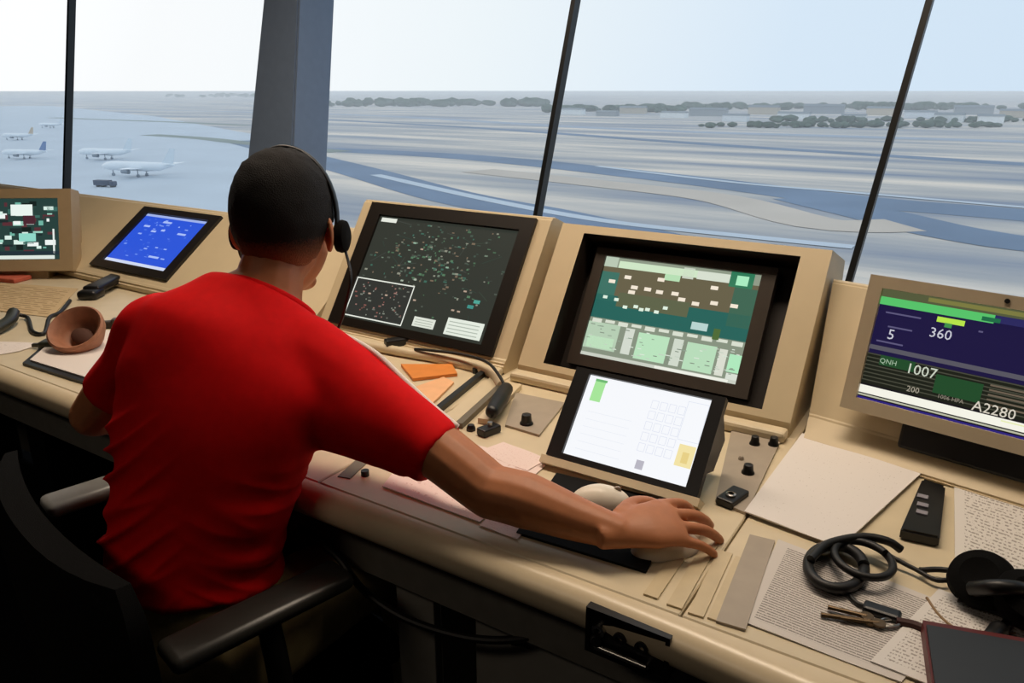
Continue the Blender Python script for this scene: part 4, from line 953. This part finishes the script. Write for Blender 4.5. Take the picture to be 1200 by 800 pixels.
ribbon('taxiway', None, [(380, 175), (560, 185), (800, 210), (1000, 235), (1200, 252), (1500, 280)], 36, TAR, .12)
ribbon('taxiway', None, [(280, 165), (400, 195), (520, 228), (640, 252), (800, 290)], 30, TAR, .14)
ribbon('taxiway', None, [(1500, 300), (1250, 290), (1120, 273), (1020, 250), (940, 232)], 30, TAR, .16)
ribbon('runway', None, [(120, 128), (400, 134), (700, 150), (1000, 160), (1400, 172)], 40, mat('light_grey_runway', '#9aa6b6', .9, var=.06, scale=.02), .08)
ribbon('verge', None, [(175, 158), (235, 162), (290, 168), (400, 178)], 22, OLIVE, .2)
ribbon('verge', None, [(560, 200), (700, 215), (840, 232), (960, 262), (1060, 264)], 26, SAND, .2)
ribbon('taxiway', None, [(440, 205), (560, 232), (700, 258), (860, 276), (1000, 290)], 7, PALE, .25)
ribbon('taxiway', None, [(700, 195), (860, 214), (1000, 226), (1300, 252)], 6, PALE, .25)
ribbon('runway', None, [(60, 138), (200, 143), (290, 147)], 22, OLIVE, .2)
# trees and low buildings at the far edge of the field
TREE = mat('dusty_tree_green', '#4f5f52', 1, var=.3, scale=.05, spec=.05)
def tree_row(label, px0, px1, py, hgt, n_, m):
    bm = bmesh.new(); rr = random.Random(int(px0*7+py))
    a0 = G(px0, py, ZG)
    for i in range(n_):
        p = G(px0+(px1-px0)*rr.random(), py+rr.uniform(-1.2, 1.2), ZG)-a0; h = hgt*rr.uniform(.6, 1.5); w_ = h*rr.uniform(.6, 1.3)
        q = bmesh.ops.create_icosphere(bm, subdivisions=2, radius=1.0)['verts']
        for v in q: v.co = p + V((v.co.x*w_, v.co.y*w_, h*.5+v.co.z*h*.5))*1.0 + V((0, 0, 0)) + noise.noise_vector(v.co*2+V((i, 0, 0)))*h*.15
    o = obj('treeline', bm, m, loc=a0); return tag(o, label, 'trees', kind='stuff')
tree_row('distant grey treeline along the horizon beside the column', 370, 640, 124, 17, 90, TREE)
tree_row('distant dusty treeline beyond the middle of the airfield', 640, 800, 131, 12, 60, TREE)
tree_row('far treeline between the distant buildings', 800, 1230, 128, 13, 110, TREE)
tree_row('near scrub in front of the distant buildings', 820, 1180, 149, 6, 60, TREE)
tree_row('dark scrub belt along the near edge of the distant buildings', 900, 1230, 143, 7, 60, TREE)
tree_row('thin treeline on the horizon beside the column, toward the apron', 195, 330, 113, 18, 50, TREE)
rb = random.Random(11)
BM_ = [mat('pale_building_wall', '#eceeee', .9, var=.04, scale=.1), mat('grey_building_wall', '#9aa0a5', .9, var=.04, scale=.1), mat('sand_building_wall', '#c4b8a6', .9, var=.04, scale=.1)]
ROOF = mat('grey_roof', '#7f878e', .8, var=.05, scale=.1)
spots = [(668, 134, 60, 10, 0), (712, 136, 40, 8, 1), (742, 133, 55, 12, 2), (790, 138, 45, 9, 0), (830, 136, 70, 12, 1), (862, 142, 38, 9, 0), (895, 134, 60, 14, 2), (930, 140, 50, 10, 0), (965, 133, 80, 15, 1), (1000, 142, 36, 9, 0), (1035, 135, 60, 13, 2), (1078, 138, 50, 10, 0), (1112, 143, 40, 11, 0), (1140, 134, 70, 14, 1), (1160, 144, 34, 10, 0), (1190, 138, 50, 12, 2)]
words = ['pale', 'grey', 'sand coloured']
for i, (px, py, wd, hg, k) in enumerate(spots):
    p = G(px, py, ZG); where = ['%s low building, the %s along the far field edge counted from the middle joint' % (words[k], w_) for w_ in ('first', 'second', 'third', 'fourth', 'fifth', 'sixth', 'seventh', 'eighth', 'ninth', 'tenth', 'eleventh', 'twelfth', 'thirteenth', 'fourteenth', 'fifteenth', 'sixteenth')][i]
    t = thing('distant_building', where, 'building', p, (0, 0, rb.uniform(-.15, .15)+.05), group='buildings along the far edge of the airfield')
    bm = bmesh.new(); box(bm, (-wd/2, -10, 0), (wd/2, 10, hg)); obj('wall', bm, BM_[k], t)
    bm = bmesh.new(); prism(bm, [(-11, hg), (11, hg), (0, hg*1.3)], -wd/2-1, wd/2+1); obj('roof', bm, ROOF, t)
# parked airliners
WHT = mat('white_aircraft_paint', '#e9eef2', .4, var=.02, scale=.2); ENG = mat('grey_engine', '#7b8794', .5)
TAILS = [mat('pale_tail_paint', '#dbe4ea', .5), mat('blue_tail_paint', '#5f7fae', .5), mat('sand_tail_paint', '#c9b49a', .5)]
def airliner(label, px, py, deg, k, tm):
    t = thing('airliner', label, 'airplane', G(px, py, ZG)+V((0, 0, .3)), (0, 0, math.radians(deg)), group='airliners parked on the apron'); t.scale = (k, k, k)
    bm = bmesh.new(); prof = [(-19, .3, 5.2), (-16, 1.0, 5.0), (-11, 1.75, 4.4), (-5, 2.0, 4.2), (12, 2.0, 4.2), (16, 1.75, 4.1), (18.5, 1.0, 3.9), (19.6, .25, 3.8)]
    loft(bm, [(V((x, 0, z)), (0, 1, 0), (0, 0, 1), r, r) for x, r, z in prof], 16); obj('fuselage', bm, WHT, t, smooth=True)
    for s_ in (-1, 1):
        bm = bmesh.new(); vs = [bm.verts.new(p) for p in ((4, 1.5*s_, 3.2), (-3, 1.5*s_, 3.2), (-7, 17*s_, 4.6), (-5.2, 17*s_, 4.6), (4, 1.5*s_, 3.7), (-3, 1.5*s_, 3.5), (-7, 17*s_, 4.7), (-5.2, 17*s_, 4.7))]
        for f in ((0, 1, 2, 3), (7, 6, 5, 4), (0, 4, 5, 1), (1, 5, 6, 2), (2, 6, 7, 3), (3, 7, 4, 0)): bm.faces.new([vs[q] for q in f])
        obj('wing', bm, WHT, t)
        bm = bmesh.new(); cyl(bm, (2.2, 5.6*s_, 2.4), 1.0, 3.6, axis=(1, 0, 0), sides=16, r2=.8); obj('engine', bm, ENG, t, smooth=True)
        bm = bmesh.new(); vs = [bm.verts.new(p) for p in ((-15, .8*s_, 5.4), (-18, .8*s_, 5.4), (-19.5, 6*s_, 5.9), (-18, 6*s_, 5.9), (-15, .8*s_, 5.6), (-18, .8*s_, 5.6), (-19.5, 6*s_, 6.0), (-18, 6*s_, 6.0))]
        for f in ((0, 1, 2, 3), (7, 6, 5, 4), (0, 4, 5, 1), (1, 5, 6, 2), (2, 6, 7, 3), (3, 7, 4, 0)): bm.faces.new([vs[q] for q in f])
        obj('tailplane', bm, WHT, t)
    bm = bmesh.new(); vs = [bm.verts.new(p) for p in ((-12.5, -.15, 5.8), (-18.3, -.15, 5.8), (-20, -.1, 12), (-17.5, -.1, 12), (-12.5, .15, 5.8), (-18.3, .15, 5.8), (-20, .1, 12), (-17.5, .1, 12))]
    for f in ((0, 1, 2, 3), (7, 6, 5, 4), (0, 4, 5, 1), (1, 5, 6, 2), (2, 6, 7, 3), (3, 7, 4, 0)): bm.faces.new([vs[q] for q in f])
    obj('tail_fin', bm, tm, t)
    for gx, gy in ((14, 0), (-1.5, 2.6), (-1.5, -2.6)): bm = bmesh.new(); tube(bm, [V((gx, gy, 3.4)), V((gx, gy, .8))], .2, 8); cyl(bm, (gx, gy, .4), .65, .8, axis=(0, 1, 0), sides=12); obj('landing_gear', bm, ENG, t)
airliner('white airliner with pale tail fin parked nearest the column', 164, 207, 196, 1.3, TAILS[0])
airliner('white airliner parked behind the nearest one, beside the thin joint', 125, 187, 197, 1.2, TAILS[0])
airliner('white airliner with blue tail near the frame edge of the apron', 30, 186, 200, 1.0, TAILS[1])
airliner('white airliner farther off, beyond the blue tailed one', 22, 164, 199, 1.0, TAILS[2])
airliner('small white airliner farthest out on the apron', 60, 150, 198, 1.0, TAILS[0])
t = thing('apron_truck', 'dark blue service truck standing before the nearest airliner', 'truck', G(124, 219, ZG), (0, 0, .3))
bm = bmesh.new(); box(bm, (-6, -1.6, .9), (3, 1.6, 3.4), bev=.15); obj('cargo_body', bm, mat('dark_blue_truck', '#2c3d57', .6), t)
bm = bmesh.new(); box(bm, (3.2, -1.5, .8), (6, 1.5, 3.0), bev=.3); obj('cab', bm, mat('dark_blue_truck', '#2c3d57', .6), t)
for x in (-4, -1, 4.5):
    bm = bmesh.new(); cyl(bm, (x, 0, .6), .6, 3.0, axis=(0, 1, 0)); obj('wheel', bm, BLACK, t)
# thin haze over the airfield
bm = bmesh.new(); box(bm, (-16000, 40, ZG-.5), (14000, 20000, -8))
hz = bpy.data.materials.new('airfield_haze'); hz.use_nodes = True; n = hz.node_tree; n.nodes.clear()
o_ = n.nodes.new('ShaderNodeOutputMaterial'); vs_ = n.nodes.new('ShaderNodeVolumeScatter'); vs_.inputs['Color'].default_value = (.96, .98, 1, 1); vs_.inputs['Density'].default_value = .0003; vs_.inputs['Anisotropy'].default_value = .0
n.links.new(vs_.outputs[0], o_.inputs['Volume']); hz.cycles.homogeneous_volume = True if hasattr(hz.cycles, 'homogeneous_volume') else False
ho = obj('haze', bm, hz); tag(ho, 'thin pale haze lying over the whole airfield', 'haze', kind='stuff')
